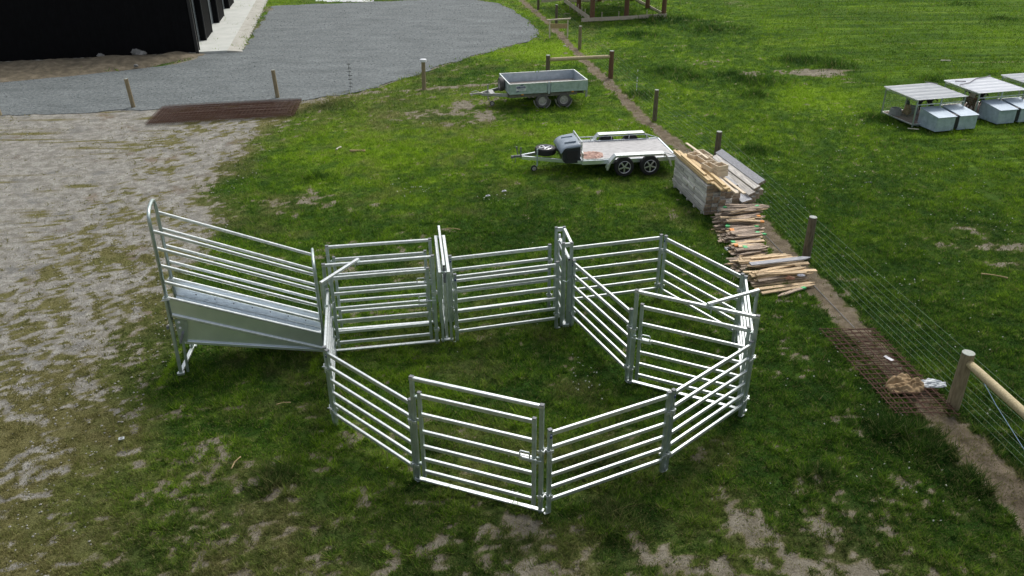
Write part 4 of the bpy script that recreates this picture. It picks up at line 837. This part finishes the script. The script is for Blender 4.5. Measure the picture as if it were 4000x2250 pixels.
# ------------------------------------------------------------------ flat deck trailer
def trailer2():
    root = empty("flatbed_trailer", (2.2, 24.2, 0), R(8)); tag(root, "flat deck trailer with plywood floor, alloy wheels and plastic toolbox", "trailer"); Ld, Wd, zd = 3.0, 1.95, .47
    mb = MB(); mb.box((Ld/2, Wd/2, zd), (Ld, Wd-.06, .03)); mb.build("deck", PLY, root)
    mb = MB()
    for y in (0.0, Wd): mb.bar((0, y, zd-.03), (Ld, y, zd-.03), .05, .13)
    mb.bar((0, 0, zd-.03), (0, Wd, zd-.03), .05, .13); mb.bar((Ld, 0, zd-.03), (Ld, Wd, zd-.03), .05, .13)
    for x in (.6, 1.2, 1.8, 2.4): mb.bar((x, .03, zd-.06), (x, Wd-.03, zd-.06), .05, .07)
    mb.build("deck_frame", SHEET, root)
    mb = MB()
    for y, s_ in ((0.0, -1), (Wd, 1)): mb.bar((0 if y else .02, y, zd+.06), (.9, y, zd+.06), .025, .03)
    mb.build("side_lip", GALV, root)
    for y, s_ in ((0, -1), (Wd, 1)):
        mb = MB(); x0 = 1.95 if s_ < 0 else 0; zt = zd+.17
        mb.tube([(x0, y, zt), (2.6, y, zt), (Ld, y, zd+.03)], .016, 6)
        for x in ((.7, 1.4, 2.0, 2.6) if s_ > 0 else (2.6,)): mb.tube([(x, y, zd), (x, y, zt)], .014, 6)
        mb.build("side_rail", GALV, root)
        # mudguard: flat topped hoop
        yo = y+s_*.13; mb = MB(); pts = [(.72, .27), (.80, .48), (.98, .69), (2.52, .69), (2.70, .48), (2.76, .30)]
        for (xa, za), (xb, zb_) in zip(pts[:-1], pts[1:]): mb.bar((xa, yo, za), (xb, yo, zb_), .26, .012, ch=.002, up=(0, 0, 1) if abs(xb-xa) > .01 else (1, 0, 0)); mb.bar((xa, yo+s_*.13, za-.02), (xb, yo+s_*.13, zb_-.02), .012, .06, ch=.002)
        mb.build("mudguard", GALV, root)
        for x in (1.27, 2.09): wheel(root, (x, yo+s_*.02, .31), (0, s_, 0), .31, .21, 'alloy', RUBBER)
    # headboard frame
    mb = MB(); P_ = [(0, 0, zd), (0, 0, .74), (0, .18, .76), (0, .20, 1.03), (0, 1.42, 1.03), (0, 1.46, .72), (0, Wd, .72), (0, Wd, zd)]; mb.tube(P_, .022, 8)
    for y in (.2, .8, 1.42): mb.tube([(0, y, zd), (0, y, 1.03)], .015, 6)
    mb.tube([(0, .2, .78), (0, 1.44, .78)], .015, 6); mb.build("headboard", GALV, root)
    # toolbox
    mb = MB(); y0, y1 = .18, 1.44; prof = [(-.03, .38), (-.50, .38), (-.58, .46), (-.60, .72), (-.56, .82)]; top = [(-.03, .98)]
    vs = [(x, y0, z) for x, z in prof+[(-.50, .86), (-.03, .93)]]; mb.poly(vs, (0, y1-y0, 0)); bx_ = mb.build("toolbox", BLACKP, root)
    mb = MB(); n_ = 10; vs = []
    for i in range(n_+1):
        t = i/n_; x = -.03-.62*t; z = .985-.085*t-.13*t**7.0; e_ = .015+.02*t
        for k, (yy, dz) in enumerate(((y0-.03+e_, -.085), (y0-.02+e_, -.05), (y0+.08+e_, .0), ((y0+y1)/2, .03), (y1-.08-e_, 0), (y1+.02-e_, -.05), (y1+.03-e_, -.085))): vs.append((x, yy, z+dz))
    mb.add(vs, [(i*7+k, i*7+k+1, (i+1)*7+k+1, (i+1)*7+k) for i in range(n_) for k in range(6)]+[tuple(n_*7+k for k in range(7))])
    ld = mb.build("toolbox_lid", LIDP, root, smooth=True); sm = ld.modifiers.new("th", 'SOLIDIFY'); sm.thickness = .02
    mb = MB()
    for yc in (.50, 1.05): mb.add([(-.15, yc-.12, .98), (-.15, yc+.12, .98), (-.48, yc+.02, .93), (-.48, yc-.02, .93), (-.15, yc-.12, 1.03), (-.15, yc+.12, 1.03), (-.48, yc+.02, .965), (-.48, yc-.02, .965)], [(4, 5, 6, 7), (0, 1, 5, 4), (1, 2, 6, 5), (2, 3, 7, 6), (3, 0, 4, 7)])
    mb.build("lid_rib", LIDP, ld)
    mb = MB(); mb.box((-.30, y0-.012, .64), (.34, .015, .28)); mb.build("toolbox_panel", RUBBER, bx_)
    # drawbar
    ym = Wd/2; mb = MB(); mb.bar((.0, .16, .40), (-1.75, ym-.06, .40), .06, .11); mb.bar((0, Wd-.16, .40), (-1.75, ym+.06, .40), .06, .11); mb.bar((-.35, .28, .37), (-.35, Wd-.28, .37), .05, .05); db = mb.build("drawbar", SHEET, root)
    mb = MB(); mb.bar((-1.7, ym, .43), (-2.02, ym, .43), .09, .07, w2=.05); mb.lathe([(0, 0), (.055, 0), (.05, .07), (0, .08)], (-2.05, ym, .38), (0, 0, 1), 12); mb.tube([(-1.78, ym, .45), (-1.78, ym, .72)], .022, 6); mb.tube([(-1.86, ym+.1, .45), (-1.9, ym+.1, .66)], .018, 6); mb.box((-1.9, ym+.1, .68), (.05, .05, .06)); mb.tube([(-1.95, ym-.05, .42), (-1.98, ym-.1, .25)], .012, 5); mb.build("coupling", CAP, db)
    mb = MB(); mb.tube([(-1.30, ym-.28, .18), (-1.30, ym-.28, .72)], .024, 8); mb.tube([(-1.3, ym-.28, .72), (-1.18, ym-.28, .74)], .012, 6); mb.tube([(-1.3, ym-.28, .18), (-1.38, ym-.28, .12)], .02, 6); jk = mb.build("jockey_stand", OLDG, db)
    wheel(jk, (-1.40, ym-.28, .10), (0, -1, 0), .10, .07, 'steel', RUBBER)
    wheel(root, (-1.0, ym-.05, .60), (0, 0, 1), .335, .20, 'alloy', RUBBER)
    mb = MB(); mb.tube([(-.98, ym, .40), (-.98, ym, .50)], .04, 8); mb.build("spare_bracket", DRAW, root)
    return root
trailer2()
def t2w(x, y, z): return Vector((2.2, 24.2, 0))+Matrix.Rotation(R(8), 3, 'Z') @ Vector((x, y, z))
crumple("crumpled_cloth", RAG, t2w(.40, .50, .487), .40, .42, .10, 6, "crumpled pinkish cloth on the flat trailer deck", "cloth")
# ------------------------------------------------------------------ timber
SO = Vector((5.28, 21.0, 0)); SR = Matrix.Rotation(R(10), 3, 'Z')     # stack frame: x across, y away
def board(name, mt, c, L_, w, h, rz, lab, cat, grp, roll=0, endm=None, frame=True, pitch=0):
    mb = MB(); mb.box((0, 0, 0), (L_, w, h), ch=min(w, h)*.06)
    if endm: mb.m[-1] = 1; mb.m[-2] = 1
    o = mb.build(name, [mt, endm] if endm else mt)
    p = SO+SR @ Vector(c) if frame else Vector(c); o.location = p; o.rotation_euler = (R(roll), R(pitch), R(rz+(10 if frame else 0)))
    tag(o, lab, cat, grp); return o
GS = "weathered boards in the square stack"
hs = .107
for r_ in range(8):
    z = .035+hs*r_+hs/2
    cuts = [-.10, 2.4] if r_ in (0, 1, 7) else ([-.10, 1.3, 2.4] if r_ % 2 else [-.10, .75, 1.65, 2.4])
    nm_ = ["bottom", "second", "third", "fourth", "fifth", "sixth", "seventh", "top"][r_]
    for cx in range(4):
        x = .09+cx*.195+(random.uniform(-.008, .008) if cx else 0)
        if cx == 0:
            for q, (a_, b_) in enumerate(zip(cuts[:-1], cuts[1:])):
                wh = ["near", "middle", "far"][q] if len(cuts) == 4 else (["near", "far"][q] if len(cuts) == 3 else "only")
                board("weathered_board", WGREY, (x-.012*(r_ < 3)+random.choice((-.018, 0, .014)), (a_+b_)/2, z), b_-a_-.03, .19, hs-.016, 90, "%s board in the %s course of the grey stack's left face" % (wh, nm_), "board", GS, endm=WBRN)
        else:
            j = random.uniform(-.06, .05)
            if r_ == 7 and cx == 3: continue
            board("weathered_board", WTOP if r_ == 7 else WGREY, (x, 1.15+j, z), 2.46, .18, hs-.012, 90, "weathered board inside the grey stack, only its sawn end showing", "board", GS, endm=WBRN if (cx+r_) % 3 else WGREY)
for k in range(5):
    board("bearer_block", WGREY, (.40, .1+k*.53, .03), .86, .07, .06, 0, "small bearer under the square timber stack", "bearer", "bearers under the timber stack")
GL = "wide planks stepped beside the stack"
board("weathered_plank", WTOP, (.98, 1.25, .66), 1.9, .22, .09, 90, "bluish grey plank lying high beside the pale boxes", "plank", GL, endm=WBRN)
for k in range(5): board("weathered_plank", WGREY, (.98, 1.25, .10+.11*k), 2.3, .22, .10, 90, "plank in the low tier hidden behind the stake pile", "plank", GL, endm=WBRN)
board("weathered_plank", WTOP, (1.20, 1.26, .36), 2.75, .30, .05, 90.5, "lowest stepped plank next to the square stack", "plank", GL, roll=-14, endm=WBRN)
board("weathered_plank", WGREY, (1.39, 1.45, .49), 2.8, .20, .07, 91, "middle stepped plank with a dark dirty edge", "plank", GL, roll=-22, endm=WBRN)
board("weathered_plank", WGREY, (1.58, 1.62, .60), 2.85, .19, .07, 91.5, "stepped plank just left of the outermost one", "plank", GL, roll=-24, endm=WBRN)
board("weathered_plank", WTOP, (1.76, 1.74, .70), 2.85, .23, .08, 91.5, "outermost stepped plank nearest the wire fence", "plank", GL, roll=-26, endm=WBRN)
for k in range(5): board("weathered_plank", WGREY, (1.30+.12*k, 1.4+.05*k, .09+.085*k), 2.6, .13, .16, 91, "support plank underneath the stepped planks", "plank", GL, endm=WBRN)
GY_ = "fresh yellow timbers on the stack"; TZ = .07+8*hs
for k, (x, y0, y1, lv, rz, lab) in enumerate([(.06, -.05, 2.62, 0, 90, "lowest fresh yellow batten at the stack's left edge"), (.155, -.15, 2.65, 0, 90, "second fresh batten from the left in the lower layer"), (.07, .0, 2.68, 1, 90.3, "upper fresh batten along the stack's left edge"), (.17, .02, 2.6, 1, 90.2, "upper fresh batten second from the left"), (.10, .35, 2.1, 2, 90.5, "topmost fresh batten near the left edge"), (.27, -.1, 2.2, 0, 90, "fresh batten in the middle of the lower layer"), (.27, .15, 2.3, 1, 91, "fresh batten on the middle of the upper layer"), (.28, -.68, 1.2, 0.95, 89.5, "yellow batten jutting furthest left over the stack's near end"), (.20, -.62, 1.1, 0.05, 89.6, "lower yellow batten jutting over the stack's near end"), (.37, -.72, 1.0, 0.0, 89, "yellow batten jutting below the others at the near end"), (.37, -.66, 1.2, 1.0, 89, "yellow batten jutting on top at the near end"), (.30, -.55, 1.0, 1.95, 89, "topmost yellow batten jutting at the near end"), (.36, -.1, 2.3, .0, 90, "flat pale yellow board under the boxes")]):
    board("fresh_batten", WYEL, (x, (y0+y1)/2, TZ+.026+.047*lv), y1-y0, .088, .043, rz, lab, "batten", GY_)
board("fresh_batten", WPALE, (.47, -.15, TZ+.02), 1.5, .10, .035, 91.5, "pale flat board jutting right of the yellow battens", "batten", GY_); board("fresh_batten", WPALE, (.64, -.1, TZ+.02), 1.7, .09, .035, 92, "palest flat board furthest right on the stack top", "batten", GY_)
board("fresh_batten", WPALE, (.60, 2.25, TZ+.17), 1.5, .075, .03, 93, "long white batten lying across the pale box frames", "batten", GY_)
def boxframe(c, a_, b_, h, rz, cells, lab):
    p = SO+SR @ Vector(c); root = empty("open_box", p, R(10+rz)); tag(root, lab, "open box", "pale open timber boxes"); t = .022
    for y in (-b_/2, b_/2): mb = MB(); mb.box((0, y, h/2), (a_, t, h)); mb.build("side_board", WPALE, root)
    for i in range(cells+1): mb = MB(); mb.box((-a_/2+t/2+(a_-t)*i/cells, 0, h/2), (t, b_-t, h-.004)); mb.build("end_board", WPALE, root)
boxframe((.72, 2.05, TZ+.03), .62, .30, .13, 95, 1, "far right open box frame at the back of the stack top"); boxframe((.42, 1.95, TZ+.05), .34, .27, .14, 20, 1, "small square box frame left of the long white batten")
boxframe((.62, 1.32, TZ+.03), 1.1, .28, .15, 95, 2, "long two cell box frame in the middle of the stack top"); boxframe((.56, .48, TZ+.04), .36, .30, .16, 10, 1, "lower near box frame under another one"); boxframe((.58, .52, TZ+.205), .34, .28, .13, 14, 1, "topmost near box frame sitting on another one"); boxframe((.40, .75, TZ+.11), .5, .24, .14, 100, 1, "brownish box frame leaning behind the near ones")
# stakes
def stake(c, L_, w, h, rz, mt, lab, grp, paint=None, pitch=0, flip=False):
    mb = MB(); a_ = L_/2; mb.bar((-a_, 0, 0), (a_-.17, 0, 0), w, h, ch=h*.08); mb.bar((a_-.17, 0, 0), (a_, 0, 0), w, h, ch=h*.08, w2=w*.15, h2=h*.8)
    o = mb.build("wooden_stake", mt); o.location = c; o.rotation_euler = (R(random.uniform(-9, 9) if not w > .125 else 3), R(pitch), R(rz+(180 if flip else 0))); tag(o, lab, "stake", grp)
    if paint:
        m2 = MB(); m2.bar((-a_-.003, 0, 0), (-a_+.10, 0, 0), w+.006, h+.006, ch=.002); m2.build("painted_end", paint, o)
    return o
rs = random.Random(4)
# far pile: axis runs from beside the stack to the gap
A0, A1 = Vector((6.0, 20.66, 0)), Vector((5.97, 18.16, 0))
for k in range(205):
    t = rs.random()**.95; mxl = 8 if t < .22 else 6 if t < .4 else 4 if t < .7 else 3; lay = rs.randint(0, mxl); c = A0.lerp(A1, t)
    L_ = rs.uniform(.85, 1.15)*(1.08 if t < .3 else .85 if t < .6 else .72); z = .035+.058*lay
    c = c+Vector((rs.uniform(-.12, .12)-(.03*(4-lay))+(.12 if t < .2 else 0), 0, z)); ry = rs.uniform(.06, .12)
    top = lay >= mxl; paint = None; lab = "short weathered stake in the pile against the timber stack"
    if top and rs.random() < .5 and t > .12: paint = rs.choice([STG, STG, STG, STO]); lab = "weathered stake with a painted %s end in the pile by the timber stack" % ("green" if paint == STG else "orange")
    stake(c, L_, ry, rs.uniform(.018, .035), rs.gauss(10, 8), ST1 if rs.random() < .75 else ST2, lab, "stakes in the pile by the timber stack" if not paint else "painted stakes in the pile by the timber stack", paint, rs.uniform(-3, 3), rs.random() < .4)
# near pile
B0, B1 = Vector((6.02, 17.95, 0)), Vector((6.25, 16.85, 0))
for k in range(96):
    t = rs.random(); lay = rs.randint(0, 5); c = B0.lerp(B1, t); L_ = rs.uniform(1.1, 1.5); z = .03+.055*lay*(1-.25*abs(t-.5)*2)
    c = c+Vector((rs.uniform(-.10, .16)-.04*(5-lay), 0, z)); top = lay >= 4
    stake(c, L_, rs.uniform(.06, .12), rs.uniform(.018, .034), rs.gauss(12, 6), ST2 if top or rs.random() < .35 else ST1, "split pine stake in the pile beside the fence post", "stakes in the pile beside the fence post", STG if k == 5 else None, rs.uniform(-3, 3), rs.random() < .35)
for (x, y, L_, w, h, rz, mt, lab) in [(6.30, 17.33, 1.55, .14, .03, 13, WTOP, "wide bluish grey stake on top of the near pile"), (6.20, 16.96, 1.45, .11, .03, 11, ST2, "broad pale stake on the near side of the pile by the fence post"), (6.24, 16.62, 1.5, .10, .035, 13, ST2, "loose pale stake in front of the near pile"), (6.28, 16.48, 1.4, .09, .03, 17, ST2, "second loose stake in front of the near pile"), (6.30, 16.34, .85, .10, .03, 30, ST1, "grey stake nearest the camera, pointing down left with a green mark"), (6.22, 16.80, 1.5, .10, .03, 12, ST2, "thin split stake low on the near side of the pile")]:
    z = .36 if y > 17.2 else (.22 if y > 16.9 else .06); stake(Vector((x, y, z)), L_, w, h, rz, mt, lab, "loose stakes on and before the near pile", STG if y < 16.4 else None, 0, y < 16.4)
p = at(1845, 638); mb = MB(); mb.tube([p+Vector((-.15, .02, .08)), p+Vector((-.2, .1, .10)), p+Vector((0, .16, .1)), p+Vector((.3, .1, .1)), p+Vector((.25, 0, .08)), p+Vector((-.05, -.02, .06))], .022, 6); tag(mb.build("plastic_strap", POLY), "loop of clear plastic strap at the left of the stake piles", "strap")
def bag(p, r, mt, nm, lab): crumple(nm, mt, p, r, r*.6, r*.5, 17, lab, nm.replace("_", " "))
bag(Vector((6.36, 16.72, .2)), .14, mat("brown_leather", (.20, .09, .05), (.32, .16, .09), 10, .7), "work_glove", "small brown glove on the near stake pile"); bag(Vector((6.66, 16.88, .2)), .12, PAPER, "white_rag", "small white rag on the near stake pile")
# ------------------------------------------------------------------ kennels
KA = R(14)
def make_kennel(rope=False):
    root = empty("dog_kennel", (0, 0, 0)); Lk, Wk, zr = 2.0, 1.78, 1.03
    # floor slats across
    mb = MB(); mb.box((Lk/2, Wk/2, .10), (Lk, Wk-.02, .02))
    for i in range(22): mb.bar((.03+i*.0935, .03, .125), (.03+i*.0935, Wk-.03, .125), .07, .022)
    mb.build("slat_floor", SLAT, root)
    mb = MB()
    for y in (0, Wk): mb.bar((0, y, .11), (Lk, y, .11), .04, .05)
    for x in (0, Lk): mb.bar((x, 0, .11), (x, Wk, .11), .04, .05)
    mb.bar((.3, .05, .04), (.3, Wk, .04), .06, .08); mb.bar((Lk-.3, .05, .04), (Lk-.3, Wk, .04), .06, .08); mb.build("base_frame", GALV, root)
    for x, y in ((0, 0), (Lk/2, 0), (Lk, 0), (0, Wk), (Lk/2, Wk), (Lk, Wk)):
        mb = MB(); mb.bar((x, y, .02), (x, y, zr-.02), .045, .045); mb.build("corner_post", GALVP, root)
    mb = MB(); [mb.bar((0, y, zr-.20 if y == 0 else zr-.06), (Lk, y, zr-.20 if y == 0 else zr-.06), .025, .03) for y in (0, Wk)]; [mb.bar((x, 0, zr-.06), (x, Wk, zr-.06), .03, .03) for x in (0, Lk)]; mb.build("top_frame", GALV, root)
    # wire netting
    mb = MB()
    for x0, y0, x1, y1 in ((0, 0, 0, Wk), (0, Wk, Lk, Wk), (Lk, 0, Lk, Wk)):
        n_ = int((abs(x1-x0)+abs(y1-y0))/.075)
        for i in range(1, n_): t = i/n_; x = x0+(x1-x0)*t; y = y0+(y1-y0)*t; mb.bar((x, y, .12), (x, y, zr-.05), .0035, .0035, ch=.0003)
        for i in range(1, 12): z = .12+i*.075; mb.bar((x0, y0, z), (x1, y1, z), .0035, .0035, up=(0, 0, 1), ch=.0003)
    mb.build("wire_netting", WIRE, root)
    # corrugated roof, ribs running along x
    vs = []; nn_ = 96; o_ = .07
    for i in range(nn_+1):
        y = -o_+(Wk+2*o_)*i/nn_; z = zr+.018*math.sin(2*math.pi*y/.076)+.02*y; vs += [(-o_, y, z), (Lk+o_, y, z)]
    mb = MB(); mb.add(vs, [(2*i, 2*i+1, 2*i+3, 2*i+2) for i in range(nn_)]); rf = mb.build("roof", ROOFW, root); sm = rf.modifiers.new("th", 'SOLIDIFY'); sm.thickness = .006
    # two sleeping boxes in front (towards -y)
    for x0 in (.32, 1.25):
        w = .75; mb = MB(); yf, yb = -.80, .16; pts = [(yf, .05), (yb, .05), (yb, .66), (yf, .54)]
        mb.poly([(x0, y, z) for y, z in pts], (w, 0, 0)); bx2 = mb.build("sleeping_box", BOXG, root)
        mb = MB(); mb.poly([(x0-.015, yf-.05, .545), (x0+w+.015, yf-.05, .545), (x0+w+.015, yb+.02, .67), (x0-.015, yb+.02, .67)], (0, 0, .02)); mb.build("lid", LIDG, bx2)
    mb = MB(); mb.box((1.16, -.34, .33), (.17, .88, .50)); mb.build("box_divider", BLACKP, root)
    return root
kp = [(14.64, 29.22), (17.33, 30.14), (20.0, 31.0)]
k0 = make_kennel(); klab = ["leftmost dog kennel with greyish corrugated roof and a tan dog inside", "middle dog kennel with bright white roof crossed by a grey rope", "rightmost dog kennel cut off by the right edge of the photo"]
for i, (x, y) in enumerate(kp):
    o = k0 if i == 0 else copy_tree(k0); o.location = (x, y, 0); o.rotation_euler.z = KA; tag(o, klab[i], "kennel", "dog kennels with twin sleeping boxes")
    if i == 1:
        for ch in o.children:
            if ch.name.startswith("roof"): ch.data = ch.data.copy(); ch.data.materials[0] = ROOFW2
def kw(i, x, y, z): return Vector((kp[i][0], kp[i][1], 0))+Matrix.Rotation(KA, 3, 'Z') @ Vector((x, y, z))
mb = MB(); mb.tube([kw(1, -.1, .95, 1.105), kw(1, .5, 1.15, 1.105), kw(1, 1.2, 1.62, 1.115), kw(1, 1.8, 1.75, 1.115), kw(1, 2.1, 1.9, 1.12)], .018, 6); tag(mb.build("rope", TWINE), "grey rope lying across the middle kennel roof", "rope")
mb = MB(); mb.tube([kw(0, 1.75, 1.88, 1.125), kw(0, 1.95, 1.65, 1.12), kw(0, 2.0, 1.5, 1.12)], .016, 6); tag(mb.build("twig", TWINE), "twig on the far corner of the left kennel roof", "twig")
mb = MB(); mb.tube([kw(1, .15, 1.5, 1.11), kw(1, .5, 1.35, 1.11)], .02, 6); tag(mb.build("twig", TWINE), "short twig left of the rope on the middle kennel roof", "twig")
mb = MB(); q = at(2283, 325); mb.tube([q+Z*.03, q+Vector((.35, -.12, .03))], .018, 6); tag(mb.build("white_rod", BONE), "pale rod on the grass before the left kennel", "rod")
for (x, y, lab) in ((.22, 1.30, "left grey water tub in the kennel with the tan dog"), (1.0, 1.35, "right grey water tub in the kennel behind the tan dog")):
    q = kw(0, x, y, .135); mb = MB(); mb.lathe([(0, 0), (.24, 0), (.19, .24), (.165, .245), (.16, .18), (0, .18)], q, (0, 0, 1), 20); o = mb.build("water_tub", BOWL, smooth=False); tag(o, lab, "tub", "grey water tubs")
def dog(loc, rz, fur, pose, lab, patch=None, sc=1):
    root = empty("dog", loc, rz); root.scale = (sc,)*3; tag(root, lab, "dog")
    if pose == 'sit':
        J = {'hip': (0, 0, .15, .15), 'mid': (.10, 0, .27, .145), 'chest': (.20, 0, .40, .12), 'neck': (.26, 0, .50, .08), 'head': (.32, 0, .57, .072), 'muz': (.43, 0, .53, .035),
             'fl1': (.25, .07, .22, .04), 'fl2': (.27, .07, .02, .028), 'fr1': (.25, -.07, .22, .04), 'fr2': (.27, -.07, .02, .028), 'hl1': (.12, .15, .13, .07), 'hl2': (.24, .17, .03, .035), 'hr1': (.12, -.15, .13, .07), 'hr2': (.24, -.17, .03, .035), 'tl1': (-.15, 0, .05, .04), 'tl2': (-.32, .06, .03, .02)}
        E_ = [('hip', 'mid'), ('mid', 'chest'), ('chest', 'neck'), ('neck', 'head'), ('head', 'muz'), ('chest', 'fl1'), ('fl1', 'fl2'), ('chest', 'fr1'), ('fr1', 'fr2'), ('hip', 'hl1'), ('hl1', 'hl2'), ('hip', 'hr1'), ('hr1', 'hr2'), ('hip', 'tl1'), ('tl1', 'tl2')]
    else:
        J = {'hip': (0, 0, .50, .10), 'mid': (.24, 0, .51, .095), 'chest': (.46, 0, .49, .13), 'neck': (.58, 0, .58, .075), 'head': (.68, 0, .66, .075), 'muz': (.81, 0, .62, .035),
             'fl1': (.46, .08, .28, .04), 'fl2': (.45, .08, .13, .027), 'fl3': (.48, .08, .02, .028), 'fr1': (.46, -.08, .28, .04), 'fr2': (.45, -.08, .13, .027), 'fr3': (.48, -.08, .02, .028),
             'hl1': (.05, .09, .33, .055), 'hl2': (-.09, .09, .19, .026), 'hl3': (-.04, .09, .02, .028), 'hr1': (.05, -.09, .33, .055), 'hr2': (-.09, -.09, .19, .026), 'hr3': (-.04, -.09, .02, .028), 'tl1': (-.14, 0, .50, .03), 'tl2': (-.28, 0, .36, .02)}
        E_ = [('hip', 'mid'), ('mid', 'chest'), ('chest', 'neck'), ('neck', 'head'), ('head', 'muz'), ('chest', 'fl1'), ('fl1', 'fl2'), ('fl2', 'fl3'), ('chest', 'fr1'), ('fr1', 'fr2'), ('fr2', 'fr3'), ('hip', 'hl1'), ('hl1', 'hl2'), ('hl2', 'hl3'), ('hip', 'hr1'), ('hr1', 'hr2'), ('hr2', 'hr3'), ('hip', 'tl1'), ('tl1', 'tl2')]
    ks = list(J); me_ = bpy.data.meshes.new("body"); me_.from_pydata([J[k][:3] for k in ks], [(ks.index(a_), ks.index(b_)) for a_, b_ in E_], []); o = bpy.data.objects.new("body", me_); col.objects.link(o)
    sk_ = o.modifiers.new("skin", 'SKIN'); sb_ = o.modifiers.new("sub", 'SUBSURF'); sb_.levels = 2; sb_.render_levels = 2
    if not me_.skin_vertices: bpy.context.view_layer.update()
    sv = me_.skin_vertices[0].data
    for i, k in enumerate(ks): sv[i].radius = (J[k][3],)*2; sv[i].use_root = (k == 'hip')
    bpy.context.view_layer.update(); dg = bpy.context.evaluated_depsgraph_get(); m3 = bpy.data.meshes.new_from_object(o.evaluated_get(dg)); bpy.data.objects.remove(o)
    m3.materials.clear(); m3.materials.append(fur); m3.polygons.foreach_set("use_smooth", [True]*len(m3.polygons))
    if patch:
        m3.materials.append(patch)
        for p_ in m3.polygons:
            if (pose != 'sit' and p_.center.x > .40 and p_.center.x < .62) or (pose == 'sit' and (p_.center.z > .47 or p_.center.z < .06)): p_.material_index = 1
    bo = bpy.data.objects.new("body", m3); col.objects.link(bo); bo.parent = root
    hx, hz = J['head'][0], J['head'][2]; mb = MB()
    for s_ in (-1, 1): mb.add([(hx-.03, s_*.03, hz+.05), (hx+.02, s_*.03, hz+.055), (hx-.01, s_*.075, hz+.04), (hx-.03, s_*.065, hz+.13)], [(0, 1, 3), (1, 2, 3), (2, 0, 3), (0, 2, 1)])
    mb.build("ears", patch if (patch and pose == 'sit') else fur, root)
    mb = MB(); mb.lathe([(0, 0), (.016, .004), (.012, .02), (0, .024)], (J['muz'][0]+.02, 0, J['muz'][2]+.015), (1, 0, 0), 8); mb.build("nose", RUBBER, root)
    mb = MB(); [mb.lathe([(0, 0), (.009, .002), (0, .008)], (hx+.055, s_*.035, hz+.03), (1, s_*.5, .3), 8) for s_ in (-1, 1)]; mb.build("eyes", RUBBER, root)
dog(kw(0, .56, 1.08, .135), KA+R(60), FURT, 'sit', "tan dog sitting between two grey tubs in the left kennel", FURB, .82)
dog(kw(0, 1.75, 1.35, .135), KA+R(172), FURB, 'stand', "black dog standing behind the boxes in the left kennel")
dog(kw(1, .22, .78, .135), KA+R(255), FURR, 'stand', "brown brindle dog standing at the left side of the middle kennel")
dog(kw(1, 1.35, 1.25, .135), KA+R(178), FURB, 'stand', "black and cream dog standing in the middle kennel", FURW)
# ------------------------------------------------------------------ small things on the grass
def bone(px, py, L_, rz, mt, lab, nm="bone", cat="bone", z=.04):
    thin = 1 if nm in ("bone", "clod") else .4
    p = at(px, py); mb = MB(); mb.tube([(-L_/2, 0, 0), (-L_*.4, 0, .01), (0, .02, .015), (L_*.4, 0, .01), (L_/2, 0, 0)], .022*L_/.3*thin, 8, taper=[1.5, 1.1, .7, 1.1, 1.5]); o = mb.build(nm, mt, loc=(p.x, p.y, z), rotz=R(rz), smooth=True); tag(o, lab, cat, "bones on the grass" if nm == "bone" else None)
bone(2378, 155, .42, -8, BONE, "white bone on the paddock above the dog kennels"); bone(852, 376, .30, 70, BONE, "pale bone standing out on the grass left of a brown one"); bone(900, 383, .5, -2, BONEY, "brown and white bone right of the pale one")
bone(2183, 463, .22, 10, CAP, "dark clod on the paddock right of the fence", "clod", "clod"); bone(595, 1170, .30, 78, BONEY, "forked dry stalk on the grass before the ramp", "dry_stalk", "stalk", .05); bone(2500, 698, .55, -25, BONEY, "dry stick on the paddock at the right edge", "dry_stick", "stick"); bone(1140, 580, .38, -12, BONEY, "dry stick on the grass behind the yard panels", "dry_stick", "stick"); bone(714, 1020, .25, 15, BONEY, "dry stick on the grass left of the front panel", "dry_stick", "stick")
p = at(307, 1108); mb = MB(); mb.box((0, 0, .02), (.09, .07, .02)); mb.mi = 1; mb.box((0, 0, .034), (.045, .03, .004), ch=.0005); tag(mb.build("cable_box", [GALV, CAP], loc=(p.x, p.y, .02), rotz=.3), "small pale plastic bracket on the bare ground at lower left", "bracket")
p = at(2540, 1216); mb = MB(); mb.box((0, 0, .02), (.12, .04, .025)); tag(mb.build("wood_offcut", WYEL, loc=(p.x, p.y, .01), rotz=.1), "small wood offcut on the soil strip at lower right", "offcut")
for (px, py, lab) in ((1227, 497, "white scrap of litter left of the other one before the flat trailer"), (1268, 485, "white scrap of litter right of the other one before the flat trailer"), (1420, 125*0+118, "white scrap beside the wire fence near the corner post")):
    p = at(px, py); mb = MB(); mb.add([(-.07, -.03, 0), (.08, -.02, .02), (.05, .05, .03), (-.06, .05, .01), (0, 0, .05)], [(0, 1, 4), (1, 2, 4), (2, 3, 4), (3, 0, 4)]); tag(mb.build("litter_scrap", PAPER, loc=(p.x, p.y, .04)), lab, "litter")
